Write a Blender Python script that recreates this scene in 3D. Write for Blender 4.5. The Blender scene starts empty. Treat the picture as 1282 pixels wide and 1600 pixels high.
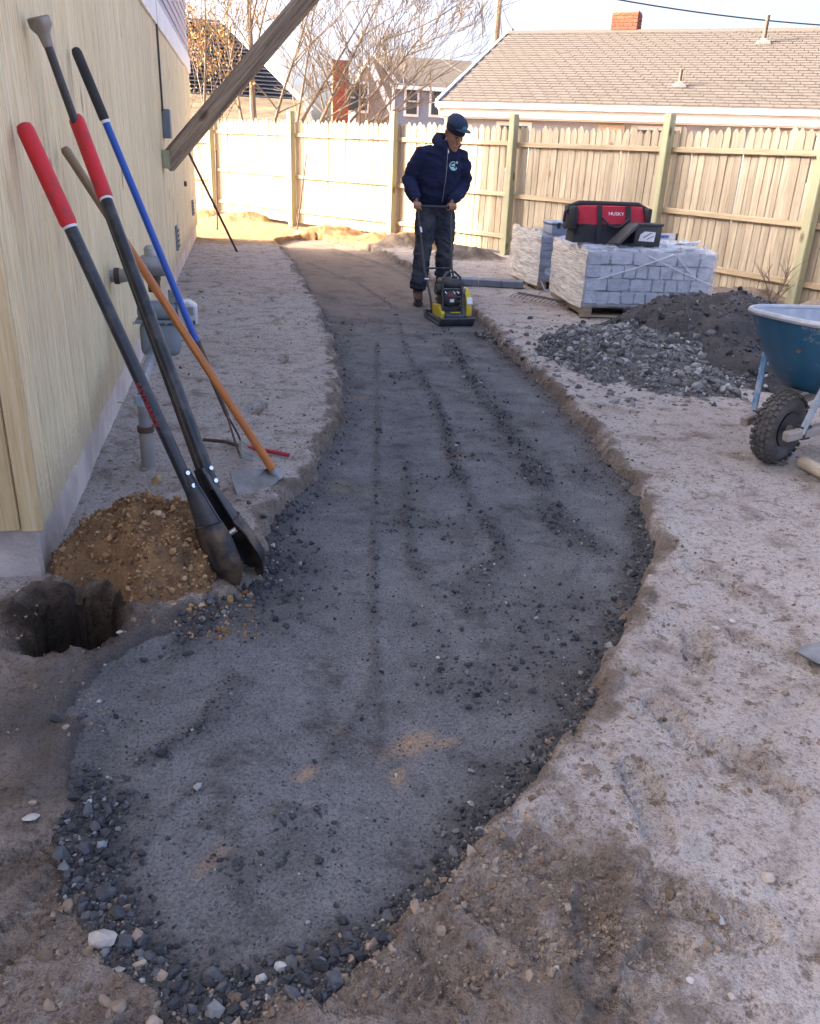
import bpy, bmesh, math, random
import numpy as np
from mathutils import Vector, Matrix, Euler

random.seed(7)
rng = np.random.default_rng(11)
SC = bpy.context.scene
C = SC.collection
rad = math.radians

# ------------------------------------------------------------------ camera
CAM_H = 1.36
FOC, CX, CY = 1290.0, 641.0, 800.0          # survey of the place: focal length and centre in photo pixels
def _axes(hy=237.0, slope=0.046, vpx=372.0):
    down = np.array([-slope, 1.0, -(hy - CY) / FOC]); down /= np.linalg.norm(down)
    vy = hy + slope * (vpx - CX)
    fy = np.array([(vpx - CX) / FOC, (vy - CY) / FOC, 1.0])
    fy -= down * fy.dot(down); fy /= np.linalg.norm(fy)
    return np.array([np.cross(down, fy), fy, -down])
RW = _axes()
def _ray(px, py): return RW @ np.array([(px - CX) / FOC, (py - CY) / FOC, 1.0])
def gp(px, py, z=0.0):
    d = _ray(px, py); t = (z - CAM_H) / d[2]; return Vector((d[0] * t, d[1] * t, z))
def atY(px, py, Y):
    d = _ray(px, py); t = Y / d[1]; return Vector((d[0] * t, Y, CAM_H + d[2] * t))
def atX(px, py, X):
    d = _ray(px, py); t = X / d[0]; return Vector((X, d[1] * t, CAM_H + d[2] * t))

cam_data = bpy.data.cameras.new('camera')
cam = bpy.data.objects.new('camera', cam_data); C.objects.link(cam)
cam_data.sensor_fit = 'HORIZONTAL'; cam_data.sensor_width = 36.0
cam_data.lens = 36.0 * FOC / 1282.0
cam_data.clip_start = 0.05; cam_data.clip_end = 2000.0
M = Matrix(((RW[0][0], -RW[0][1], -RW[0][2], 0), (RW[1][0], -RW[1][1], -RW[1][2], 0),
            (RW[2][0], -RW[2][1], -RW[2][2], CAM_H), (0, 0, 0, 1)))
cam.matrix_world = M
SC.camera = cam

# ------------------------------------------------------------------ sky, sun, exposure
SUN_EL = 23.0
SUN_TRAVEL = Vector((0.974 * math.cos(rad(SUN_EL)), -0.226 * math.cos(rad(SUN_EL)), -math.sin(rad(SUN_EL))))
world = bpy.data.worlds.new('World'); SC.world = world; world.use_nodes = True
nt = world.node_tree; nt.nodes.clear()
sky = nt.nodes.new('ShaderNodeTexSky'); sky.sky_type = 'NISHITA'; sky.sun_disc = False
sky.sun_elevation = rad(SUN_EL); sky.sun_rotation = rad(360 - 77); sky.air_density = 0.35; sky.dust_density = 7.5; sky.ozone_density = 1.0
bg = nt.nodes.new('ShaderNodeBackground'); bg.inputs['Strength'].default_value = 0.15
wo = nt.nodes.new('ShaderNodeOutputWorld')
nt.links.new(sky.outputs[0], bg.inputs[0]); nt.links.new(bg.outputs[0], wo.inputs[0])
sd = bpy.data.lights.new('sun', 'SUN'); sd.energy = 2.6; sd.angle = rad(0.5); sd.color = (1.0, 0.78, 0.50)
sun = bpy.data.objects.new('sun', sd); C.objects.link(sun)
sun.rotation_euler = SUN_TRAVEL.to_track_quat('-Z', 'Y').to_euler(); sun.location = (-20, 8, 20)
vs = SC.view_settings; vs.view_transform = 'Standard'; vs.look = 'None'; vs.gamma = 1.0; vs.exposure = 3.05
try: vs.use_curve_mapping = False
except Exception: pass
SC.cycles.use_denoising = True
SC.cycles.max_bounces = 7; SC.cycles.transparent_max_bounces = 24

# ------------------------------------------------------------------ helpers
def frame(z, up=(0, 0, 1)):
    z = Vector(z).normalized(); u = Vector(up)
    if abs(z.dot(u)) > 0.98: u = Vector((1, 0, 0))
    x = u.cross(z).normalized(); y = z.cross(x)
    return x, y, z

class MB:
    def __init__(s): s.v = []; s.f = []
    def add(s, vs_, fs):
        o = len(s.v); s.v += [tuple(p) for p in vs_]; s.f += [tuple(i + o for i in f) for f in fs]; return s
    def box(s, c, d, rot=None):
        c = Vector(c); R = rot if rot is not None else Matrix.Identity(3)
        if isinstance(R, Euler): R = R.to_matrix()
        P = [c + R @ Vector((sx * d[0] / 2, sy * d[1] / 2, sz * d[2] / 2)) for sz in (-1, 1) for sy in (-1, 1) for sx in (-1, 1)]
        return s.add(P, [(0, 2, 3, 1), (4, 5, 7, 6), (0, 1, 5, 4), (2, 6, 7, 3), (0, 4, 6, 2), (1, 3, 7, 5)])
    def bar(s, a, b, w, h, up=(0, 0, 1)):
        a, b = Vector(a), Vector(b); x, y, z = frame(b - a, up)
        R = Matrix((x, y, z)).transposed()
        return s.box((a + b) / 2, (w, h, (b - a).length), R)
    def tube(s, pts, r, n=8, cap=True, closed=False, sq=None, up=(0, 0, 1)):
        pts = [Vector(p) for p in pts]; m = len(pts)
        if not hasattr(r, '__len__'): r = [r] * m
        V = []
        px = None
        for i, p in enumerate(pts):
            if closed: t = pts[(i + 1) % m] - pts[i - 1]
            else: t = pts[min(i + 1, m - 1)] - pts[max(i - 1, 0)]
            if t.length < 1e-9: t = Vector((0, 0, 1))
            t.normalize()
            if px is None: x, y, _ = frame(t, up)
            else:
                x = px - t * px.dot(t)
                x = x.normalized() if x.length > 1e-6 else frame(t, up)[0]
                y = t.cross(x)
            px = x
            rr = r[i] if hasattr(r[i], '__len__') else (r[i], r[i])
            for k in range(n):
                a = 2 * math.pi * k / n
                V.append(p + x * (math.cos(a) * rr[0]) + y * (math.sin(a) * rr[1]))
        F = []
        last = m if closed else m - 1
        for i in range(last):
            j = (i + 1) % m
            for k in range(n):
                l = (k + 1) % n
                F.append((i * n + k, i * n + l, j * n + l, j * n + k))
        if cap and not closed:
            F.append(tuple(reversed(range(n)))); F.append(tuple((m - 1) * n + k for k in range(n)))
        return s.add(V, F)
    def prism(s, prof, axis_o, ax, ay, az, t):
        """profile (u,v) in ax,ay plane extruded t along az (centred)"""
        o = Vector(axis_o); ax, ay, az = Vector(ax), Vector(ay), Vector(az); n = len(prof)
        V = [o + ax * u + ay * v - az * t / 2 for u, v in prof] + [o + ax * u + ay * v + az * t / 2 for u, v in prof]
        F = [tuple(reversed(range(n))), tuple(range(n, 2 * n))] + [(i, (i + 1) % n, n + (i + 1) % n, n + i) for i in range(n)]
        return s.add(V, F)
    def sheet(s, rows):
        nr, nc = len(rows), len(rows[0])
        V = [p for r in rows for p in r]
        F = [(i * nc + j, i * nc + j + 1, (i + 1) * nc + j + 1, (i + 1) * nc + j) for i in range(nr - 1) for j in range(nc - 1)]
        return s.add(V, F)
    def mesh(s, name, bevel=0, seg=1, smooth=35, merge=False):
        me = bpy.data.meshes.new(name); me.from_pydata(s.v, [], s.f); me.update()
        bm = bmesh.new(); bm.from_mesh(me)
        if merge: bmesh.ops.remove_doubles(bm, verts=bm.verts, dist=1e-5)
        bmesh.ops.recalc_face_normals(bm, faces=bm.faces)
        if bevel:
            es = [e for e in bm.edges if len(e.link_faces) == 2 and e.calc_face_angle(0) > 0.5]
            bmesh.ops.bevel(bm, geom=es, offset=bevel, segments=seg, affect='EDGES', profile=0.5, clamp_overlap=True)
        bm.to_mesh(me); bm.free()
        if smooth:
            me.polygons.foreach_set('use_smooth', [True] * len(me.polygons))
            me.set_sharp_from_angle(angle=rad(smooth))
        return me
    def build(s, name, mat, parent=None, **k):
        return obj(name, s.mesh(name, **k), mat, parent)

def obj(name, me, mat=None, parent=None):
    o = bpy.data.objects.new(name, me); C.objects.link(o)
    if mat is not None and hasattr(me, 'materials') and len(me.materials) == 0: me.materials.append(mat)
    if parent is not None: o.parent = parent
    return o
def tag(o, label, cat, group=None, kind=None):
    if label: o['label'] = label
    if cat: o['category'] = cat
    if group: o['group'] = group
    if kind: o['kind'] = kind
    return o
def thing(name, label, cat, loc=(0, 0, 0), rz=0, group=None):
    o = bpy.data.objects.new(name, None); C.objects.link(o); o.location = loc; o.rotation_euler = (0, 0, rz)
    o.empty_display_size = 0.2
    return tag(o, label, cat, group)
def clone(o, parent, loc=None, rot=None, scale=None):
    c = o.copy(); C.objects.link(c); c.parent = parent
    if loc is not None: c.location = loc
    if rot is not None: c.rotation_euler = rot
    if scale is not None: c.scale = scale
    return c

# ------------------------------------------------------------------ numpy noise
def _h(ix, iy, seed):
    n = (ix.astype(np.int64) * 374761393 + iy.astype(np.int64) * 668265263 + seed * 982451653) & 0xffffffff
    n = ((n ^ (n >> 13)) * 1274126177) & 0xffffffff
    n = n ^ (n >> 16)
    return n.astype(np.float64) / 0xffffffff
def vn(x, y, seed=0):
    ix, iy = np.floor(x), np.floor(y); fx, fy = x - ix, y - iy
    fx = fx * fx * fx * (fx * (fx * 6 - 15) + 10); fy = fy * fy * fy * (fy * (fy * 6 - 15) + 10)
    a, b, c, d = _h(ix, iy, seed), _h(ix + 1, iy, seed), _h(ix, iy + 1, seed), _h(ix + 1, iy + 1, seed)
    return ((a * (1 - fx) + b * fx) * (1 - fy) + (c * (1 - fx) + d * fx) * fy) * 2 - 1
def fbm(x, y, cell, octv=3, seed=0, gain=0.5):
    r = 0; a = 1; t = 0
    for i in range(octv):
        r = r + a * vn(x / cell + 17.3 * i, y / cell - 9.1 * i, seed + i); t += a; a *= gain; cell *= 0.5
    return r / t
def sm(a, b, x):
    t = np.clip((x - a) / (b - a), 0, 1); return t * t * (3 - 2 * t)
def poly_sd(x, y, P):
    d2 = np.full(x.shape, 1e9); ins = np.zeros(x.shape, bool)
    n = len(P)
    for i in range(n):
        ax, ay = P[i]; bx, by = P[(i + 1) % n]; ex, ey = bx - ax, by - ay
        t = np.clip(((x - ax) * ex + (y - ay) * ey) / (ex * ex + ey * ey + 1e-12), 0, 1)
        d2 = np.minimum(d2, (x - ax - t * ex) ** 2 + (y - ay - t * ey) ** 2)
        c = ((ay > y) != (by > y)) & (x < (bx - ax) * (y - ay) / (by - ay + 1e-12) + ax)
        ins ^= c
    d = np.sqrt(d2); return np.where(ins, -d, d)
def line_d(x, y, P):
    d2 = np.full(x.shape, 1e9)
    for (ax, ay), (bx, by) in zip(P[:-1], P[1:]):
        ex, ey = bx - ax, by - ay
        t = np.clip(((x - ax) * ex + (y - ay) * ey) / (ex * ex + ey * ey + 1e-12), 0, 1)
        d2 = np.minimum(d2, (x - ax - t * ex) ** 2 + (y - ay - t * ey) ** 2)
    return np.sqrt(d2)
def chaikin(P, it=2, closed=True):
    for _ in range(it):
        Q = []
        n = len(P)
        for i in range(n if closed else n - 1):
            a, b = np.array(P[i]), np.array(P[(i + 1) % n]); Q += [tuple(a * .75 + b * .25), tuple(a * .25 + b * .75)]
        P = Q if closed else [P[0]] + Q + [P[-1]]
    return P

# ------------------------------------------------------------------ materials
MATS = {}
def nodes_mat(name):
    m = bpy.data.materials.new(name); m.use_nodes = True; nt = m.node_tree
    b = nt.nodes['Principled BSDF']; MATS[name] = m
    return m, nt, b
def ramp(nt, src, stops):
    r = nt.nodes.new('ShaderNodeValToRGB'); e = r.color_ramp.elements
    while len(e) < len(stops): e.new(0.5)
    for el, (p, c) in zip(e, stops): el.position = p; el.color = (*c, 1)
    nt.links.new(src, r.inputs[0]); return r.outputs[0]
def noise(nt, vec, scale, detail=4, rough=0.55):
    n = nt.nodes.new('ShaderNodeTexNoise'); n.inputs['Scale'].default_value = scale
    n.inputs['Detail'].default_value = detail; n.inputs['Roughness'].default_value = rough
    nt.links.new(vec, n.inputs['Vector']); return n.outputs['Fac']
def mixc(nt, fac, a, b, blend='MIX'):
    m = nt.nodes.new('ShaderNodeMix'); m.data_type = 'RGBA'; m.blend_type = blend
    for s, v in ((m.inputs[0], fac), (m.inputs[6], a), (m.inputs[7], b)):
        if isinstance(v, (int, float)): s.default_value = v
        elif isinstance(v, tuple): s.default_value = (*v, 1)
        else: nt.links.new(v, s)
    return m.outputs[2]
def mth(nt, op, a, b=None, clamp=False):
    m = nt.nodes.new('ShaderNodeMath'); m.operation = op; m.use_clamp = clamp
    for s, v in ((m.inputs[0], a), (m.inputs[1], b)):
        if v is None: continue
        if isinstance(v, (int, float)): s.default_value = v
        else: nt.links.new(v, s)
    return m.outputs[0]
def coords(nt, stretch=(1, 1, 1), rnd=True, kind='Object'):
    tc = nt.nodes.new('ShaderNodeTexCoord'); mp = nt.nodes.new('ShaderNodeMapping'); mp.inputs['Scale'].default_value = stretch
    nt.links.new(tc.outputs[kind], mp.inputs['Vector'])
    oi = nt.nodes.new('ShaderNodeObjectInfo')
    if rnd:
        k = mth(nt, 'MULTIPLY', oi.outputs['Random'], 37.0)
        cb = nt.nodes.new('ShaderNodeCombineXYZ')
        for i in range(3): nt.links.new(k, cb.inputs[i])
        nt.links.new(cb.outputs[0], mp.inputs['Location'])
    return mp.outputs[0], oi.outputs['Random']
def bumpn(nt, b, h, strength=0.3, dist=0.01):
    bp = nt.nodes.new('ShaderNodeBump'); bp.inputs['Strength'].default_value = strength; bp.inputs['Distance'].default_value = dist
    nt.links.new(h, bp.inputs['Height']); nt.links.new(bp.outputs[0], b.inputs['Normal'])
def pm(name, c1, c2=None, scale=6, rough=0.6, metal=0.0, bump=0.0, bscale=60, stretch=(1, 1, 1), rand=0.0, detail=5, spec=0.5, lo=0.35, hi=0.65, bdist=0.01, sss=None, kind='Object'):
    m, nt, b = nodes_mat(name)
    v, r = coords(nt, stretch, kind=kind)
    c2 = c2 or tuple(x * 0.75 for x in c1)
    col = ramp(nt, noise(nt, v, scale, detail), [(lo, c1), (hi, c2)])
    if rand:
        hs = nt.nodes.new('ShaderNodeHueSaturation')
        nt.links.new(mth(nt, 'ADD', mth(nt, 'MULTIPLY', r, 2 * rand), 1 - rand), hs.inputs['Value']); nt.links.new(col, hs.inputs['Color']); col = hs.outputs[0]
    nt.links.new(col, b.inputs['Base Color'])
    b.inputs['Roughness'].default_value = rough; b.inputs['Metallic'].default_value = metal
    b.inputs['Specular IOR Level'].default_value = spec
    if bump: bumpn(nt, b, noise(nt, v, bscale, 4), bump, bdist)
    return m
def wood(name, c1, c2, c3, axis=2, rough=0.75, rand=0.1, freq=28, knots=True, fine_lo=(0.78, 0.74, 0.68)):
    """long grain along the given object axis, knots and streaks"""
    m, nt, b = nodes_mat(name)
    st = [1.0, 1.0, 1.0]; st[axis] = 0.045
    v, r = coords(nt, tuple(st))
    v2, _ = coords(nt, tuple(0.5 if i == axis else 1.0 for i in range(3)))
    n1 = noise(nt, v, freq, 6, 0.6); n2 = noise(nt, v, freq * 3.2, 4, 0.75)
    base = ramp(nt, n1, [(0.36, c1), (0.5, c2), (0.64, c3)])
    fine = ramp(nt, n2, [(0.38, fine_lo), (0.52, (1, 1, 1))])
    col = mixc(nt, 0.75, base, fine, 'MULTIPLY')
    if knots:
        vo = nt.nodes.new('ShaderNodeTexVoronoi'); vo.inputs['Scale'].default_value = 3.2; nt.links.new(v2, vo.inputs['Vector'])
        kn = ramp(nt, vo.outputs['Distance'], [(0.07, (0.30, 0.19, 0.10)), (0.13, (1, 1, 1))])
        col = mixc(nt, 0.8, col, kn, 'MULTIPLY')
    hs = nt.nodes.new('ShaderNodeHueSaturation')
    nt.links.new(mth(nt, 'ADD', mth(nt, 'MULTIPLY', r, 2 * rand), 1 - rand), hs.inputs['Value']); nt.links.new(col, hs.inputs['Color'])
    nt.links.new(hs.outputs[0], b.inputs['Base Color'])
    b.inputs['Roughness'].default_value = rough; b.inputs['Specular IOR Level'].default_value = 0.3
    bumpn(nt, b, n2, 0.25, 0.004)
    return m

M_BOARD = wood('pine_board', (0.80, 0.64, 0.39), (0.68, 0.58, 0.36), (0.76, 0.67, 0.46), rand=0.07, freq=34, fine_lo=(.62,.54,.44))
def mud_splash(m, h=0.30):
    nt = m.node_tree; b = nt.nodes['Principled BSDF']; old = b.inputs['Base Color'].links[0].from_socket
    tc = nt.nodes.new('ShaderNodeTexCoord'); sx = nt.nodes.new('ShaderNodeSeparateXYZ'); nt.links.new(tc.outputs['Object'], sx.inputs[0])
    v, _ = coords(nt)
    up = mth(nt, 'SUBTRACT', 1.0, mth(nt, 'DIVIDE', sx.outputs['Z'], h), True)
    f = ramp(nt, mth(nt, 'ADD', mth(nt, 'MULTIPLY', up, 0.55), mth(nt, 'MULTIPLY', noise(nt, v, 55, 6, .75), 0.8)), [(0.62, (0, 0, 0)), (0.86, (1, 1, 1))])
    nt.links.new(mixc(nt, mth(nt, 'MULTIPLY', f, 0.45), old, (0.30, 0.225, 0.165)), b.inputs['Base Color'])
mud_splash(M_BOARD)
M_CORNER = wood('pine_corner', (0.66, 0.52, 0.30), (0.60, 0.44, 0.23), (0.66, 0.54, 0.33), rand=0.05)
M_PICKET = wood('picket_wood', (0.45, 0.38, 0.275), (0.39, 0.325, 0.23), (0.32, 0.26, 0.18), rand=0.19, freq=24, fine_lo=(.66,.60,.54))
M_RAIL = wood('rail_wood', (0.46, 0.36, 0.235), (0.40, 0.305, 0.195), (0.33, 0.25, 0.16), axis=0, rand=0.06)
M_POST = wood('treated_post', (0.38, 0.365, 0.225), (0.33, 0.325, 0.20), (0.36, 0.325, 0.205), rand=0.08)
M_BEAM = wood('weathered_timber', (0.40, 0.31, 0.22), (0.27, 0.21, 0.155), (0.14, 0.105, 0.075), axis=2, rand=0.02, freq=22, fine_lo=(.45,.40,.35))
M_PALLET = wood('pallet_wood', (0.36, 0.28, 0.20), (0.30, 0.23, 0.16), (0.22, 0.17, 0.12), axis=0, rand=0.15)
M_CONC = pm('foundation_concrete', (0.62, 0.52, 0.45), (0.47, 0.395, 0.345), 5, 0.9, bump=0.7, bscale=60, detail=8, lo=.42, hi=.6)
M_WHITE = pm('white_trim', (0.78, 0.77, 0.76), (0.70, 0.69, 0.70), 3, 0.5)
M_VINYL = pm('lilac_siding', (0.42, 0.39, 0.46), (0.37, 0.35, 0.41), 4, 0.5, rand=0.05)
M_BLADE = pm('muddy_black_steel', (0.020, 0.020, 0.024), (0.13, 0.09, 0.055), 9, 0.5, 0.25, bump=0.2, bscale=60, lo=0.46, hi=0.64)
M_DARKMET = pm('black_steel', (0.022, 0.022, 0.027), (0.05, 0.048, 0.05), 14, 0.42, 0.2, bump=0.05, bscale=120)
M_TUBE = pm('black_fibreglass', (0.014, 0.015, 0.020), (0.060, 0.055, 0.052), 16, 0.38, lo=.48, hi=.72)
M_RED = pm('red_grip', (0.55, 0.014, 0.022), (0.33, 0.03, 0.03), 22, 0.6, bump=0.15, bscale=150, lo=.5, hi=.68)
M_REDPAINT = pm('red_lettering', (0.45, 0.02, 0.035), (0.35, 0.02, 0.03), 60, 0.5)
M_BLUE = pm('blue_fibreglass', (0.008, 0.075, 0.42), (0.01, 0.06, 0.33), 7, 0.35)
M_BLACKGRIP = pm('black_foam', (0.02, 0.02, 0.024), (0.03, 0.03, 0.035), 30, 0.75, bump=0.2, bscale=250)
M_ORANGE = wood('varnished_ash', (0.58, 0.22, 0.06), (0.48, 0.16, 0.04), (0.34, 0.13, 0.045), axis=2, rough=0.4, rand=0.0, freq=40, knots=False)
M_OLDWOOD = wood('worn_handle', (0.34, 0.25, 0.16), (0.27, 0.19, 0.12), (0.20, 0.14, 0.09), axis=2, rough=0.7, rand=0.0, freq=40, knots=False)
M_PALEWOOD = wood('pale_handle', (0.60, 0.52, 0.42), (0.52, 0.44, 0.34), (0.45, 0.38, 0.30), axis=2, rough=0.7, rand=0.0, freq=40, knots=False)
M_STEEL = pm('dirty_steel', (0.30, 0.29, 0.28), (0.17, 0.15, 0.13), 12, 0.5, 0.55, bump=0.15, bscale=70)
M_GALV = pm('galvanised_pipe', (0.40, 0.42, 0.45), (0.28, 0.28, 0.29), 10, 0.45, 0.6, bump=0.1, bscale=80)
M_METER = pm('meter_grey', (0.20, 0.235, 0.265), (0.16, 0.19, 0.215), 8, 0.55, 0.0, bump=0.08, bscale=120)
M_RUST = pm('rusty_steel', (0.13, 0.075, 0.05), (0.07, 0.05, 0.045), 25, 0.75, 0.3, bump=0.2, bscale=120)
M_CHROME = pm('bright_bolt', (0.75, 0.75, 0.76), (0.6, 0.6, 0.6), 20, 0.25, 1.0)
M_BLACK = pm('black_plastic', (0.018, 0.018, 0.02), (0.03, 0.03, 0.033), 10, 0.5)
M_YELLOW = pm('yellow_paint', (0.62, 0.47, 0.02), (0.50, 0.38, 0.03), 10, 0.45)
M_WHITEP = pm('white_plastic', (0.72, 0.73, 0.75), (0.62, 0.63, 0.66), 9, 0.4)

# ------------------------------------------------------------------ ground and path relief
def tr(pts, z=0.0): return [tuple(gp(*p, z)[:2]) for p in pts]
PATH = chaikin(tr([(150,1500),(108,1400),(98,1330),(112,1245),(108,1165),(112,1090),(160,1035),(235,990),(340,938),(392,905),(402,850),(425,800),(470,745),(512,682),(527,640),
    (530,590),(520,530),(500,480),(472,430),(445,390),(425,372),(470,366),(520,370),(580,383),(640,412),(690,440),(742,480),(765,512),(830,568),(890,620),
    (950,690),(1008,768),(1037,830),(1015,900),(978,980),(932,1050),(902,1130),(830,1212),(762,1292),(692,1380),(622,1442),(522,1522),(430,1562),(330,1588),(225,1562)]), 2)
RIDGES = [  # lines of loose stone left between the compactor's passes: (points, half width, height, looseness)
    (tr([(705,518),(735,570),(790,640),(840,720),(880,790),(935,832)]), 0.085, 0.018, 1.0),
    (tr([(655,560),(690,620),(712,700),(742,760),(783,818),(790,848),(745,872)]), 0.045, 0.017, 0.9),
    (tr([(640,700),(640,780),(645,850),(682,902),(742,927),(812,915)]), 0.030, 0.014, 0.7),
    (tr([(850,905),(905,862),(914,828)]), 0.022, 0.010, 0.5),
    (tr([(590,520),(592,640),(588,800),(586,950),(590,1040),(556,1090),(515,1160)]), 0.022, 0.010, 0.55),
    (tr([(225,1178),(300,1140),(350,1085),(372,1050)]), 0.035, 0.016, 0.7),
    (tr([(225,1290),(280,1240),(330,1215)]), 0.02, 0.012, 0.8),
    (tr([(432,1262),(445,1242),(475,1252),(505,1240)]), 0.016, 0.022, 0.8),
    (tr([(545,500),(540,560),(548,640)]), 0.03, 0.008, 0.4),
    (tr([(620,480),(640,540),(668,600)]), 0.025, 0.009, 0.5),
    (tr([(480,400),(560,430),(620,470)]), 0.03, 0.012, 0.5),
    (tr([(520,380),(600,405),(655,430)]), 0.06, 0.03, 0.6)]
HOLE = Vector((-0.555, 2.335, 0))
MOUNDS = [  # heaps of dug soil: x, y, radius x, radius y, height
    (*gp(330, 340)[:2], 0.62, 0.40, 0.16), (*gp(382, 345)[:2], 0.75, 0.42, 0.16), (*gp(520, 366)[:2], 0.75, 0.45, 0.15), (*gp(590, 372)[:2], 0.4, 0.3, 0.10),
    (*gp(640, 385)[:2], 0.75, 0.5, 0.20), (*gp(730, 402)[:2], 0.7, 0.45, 0.16), (*gp(1150, 470)[:2], 0.75, 0.5, 0.16), (*gp(1275, 492)[:2], 0.6, 0.4, 0.14), (*gp(1320, 500)[:2], 0.7, 0.5, 0.15)]
def path_depth(x, y):
    return 0.030 + 0.055 * sm(-0.25, 0.25, x + 0.25 * (y - 2.2) * (y < 2.2))
def path_sd(x, y):
    d = poly_sd(x, y, PATH)
    near = np.abs(d) < 0.4
    j = 0.045 * fbm(x, y, 0.30, 3, 5) + 0.026 * fbm(x, y, 0.07, 2, 9)
    return d + np.where(near, j, 0)
def heaps(x, y):
    z = 0
    for i, (mx, my, rx, ry, h) in enumerate(MOUNDS):
        q = np.sqrt(((x - mx) / rx) ** 2 + ((y - my) / ry) ** 2)
        q = q + 0.25 * fbm(x, y, 0.35, 3, 60 + i)
        z = np.maximum(z, h * sm(1.0, 0.1, q) * (1 + 0.25 * fbm(x, y, 0.12, 3, 80 + i)))
    return z
def damp_mask(x, y):
    a = sm(0.1, -0.25, y - (1.35 + 0.0 * x) + 0.3 * fbm(x, y, 0.7, 3, 33)) * sm(0.95, 0.45, x + 0.35 * fbm(x, y, 0.4, 3, 44))
    b = sm(-0.12, -0.40, x + 0.15 * fbm(x, y, .3, 2, 34)) * sm(2.45, 2.15, y)
    return np.clip(np.maximum(a, b), 0, 1)
PRINTS = [(*gp(885, 1352)[:2], 2.5), (*gp(800, 1440)[:2], 2.2), (*gp(930, 1470)[:2], 1.2), (*gp(600, 1560)[:2], 2.8), (*gp(1000, 1540)[:2], 0.6), (*gp(300, 1590)[:2], 0.2), (*gp(60, 1420)[:2], 1.0),
    (*gp(70, 1330)[:2], 0.5), (*gp(1180, 1200)[:2], 2.0), (*gp(1060, 1130)[:2], 1.7), (*gp(1120, 900)[:2], 1.9), (*gp(1010, 1250)[:2], 1.4), (*gp(1210, 1010)[:2], 2.4), (*gp(1090, 1010)[:2], 1.1), (*gp(440, 560)[:2], 1.5), (*gp(420, 470)[:2], 1.7),
    (*gp(400, 640)[:2], 1.3), (*gp(900, 560)[:2], 2.0), (*gp(960, 640)[:2], 2.3), (*gp(720, 1530)[:2], 1.9), (*gp(1100, 1420)[:2], 2.6)]
RUTS = [tr([(1400, 900), (1180, 880), (1060, 905), (960, 1010)]), tr([(1400, 1000), (1200, 1130), (1010, 1330), (860, 1480), (700, 1640)]), tr([(1290, 760), (1150, 770), (1060, 840)])]
def prints(x, y):
    z = 0 * x
    for (fx, fy, a) in PRINTS:
        c, s_ = math.cos(a), math.sin(a); u = (x - fx) * c + (y - fy) * s_; v = -(x - fx) * s_ + (y - fy) * c
        near = (np.abs(u) < 0.25) & (np.abs(v) < 0.15)
        if not near.any(): continue
        w = 0.046 - 0.010 * np.exp(-((u + 0.03) / 0.05) ** 2)
        q = (np.abs(u) / 0.135) ** 4 + (np.abs(v) / w) ** 4
        m = sm(1.25, 0.75, q)
        lug = 0.5 + 0.5 * np.sign(np.sin((u + 0.6 * np.abs(v)) * 2 * np.pi / 0.026))
        z = z + np.where(near, -0.019 * m + 0.010 * m * lug + 0.009 * np.exp(-((q - 1.6) / 0.6) ** 2), 0)
    for i, P in enumerate(RUTS):
        q = line_d(x, y, P); z = z - 0.007 * sm(0.035, 0.02, q) * sm(-.5, .2, fbm(x, y, .3, 2, 150 + i)) + 0.005 * np.exp(-((q - 0.05) / 0.015) ** 2)
    return z
def ground_z(x, y, d=None):
    if d is None: d = path_sd(x, y)
    dm = damp_mask(x, y)
    z = 0.018 * fbm(x, y, 1.6, 3, 1) + (0.008 + 0.018 * dm) * fbm(x, y, 0.22, 4, 2) + (0.0035 + 0.008 * dm) * fbm(x, y, 0.045, 3, 3) + 0.006 * dm * (1 - np.abs(fbm(x, y, 0.13, 3, 4)) * 3)
    z = z + prints(x, y)
    t = fbm(x, y, 0.12, 2, 71); z = z - 0.006 * sm(0.45, 0.75, t)
    dep = path_depth(x, y)
    edge = np.exp(-((d - 0.05) / 0.055) ** 2)
    z = z + edge * (0.004 + 0.030 * fbm(x, y, 0.09, 4, 6, 0.65)) * sm(0.03, 0.07, dep)
    cut = sm(0.02, -0.055, d + 0.018 * fbm(x, y, 0.045, 2, 23))
    z = z * (1 - cut) - cut * (dep + 0.05) + cut * (1 - cut) * 0.06 * fbm(x, y, 0.06, 3, 21)
    z = z + heaps(x, y)
    # post hole
    q = np.sqrt(((x - HOLE.x) / 0.128) ** 2 + ((y - HOLE.y) / 0.180) ** 2) + 0.50 * fbm(x, y, 0.07, 4, 8, 0.65)
    z = z - 0.95 * sm(1.02, 0.78, q) + 0.020 * np.exp(-((q - 1.5) / 0.3) ** 2) * (1 + fbm(x, y, 0.05, 2, 12)) - 0.03 * sm(1.6, 1.0, q)
    return z
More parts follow.
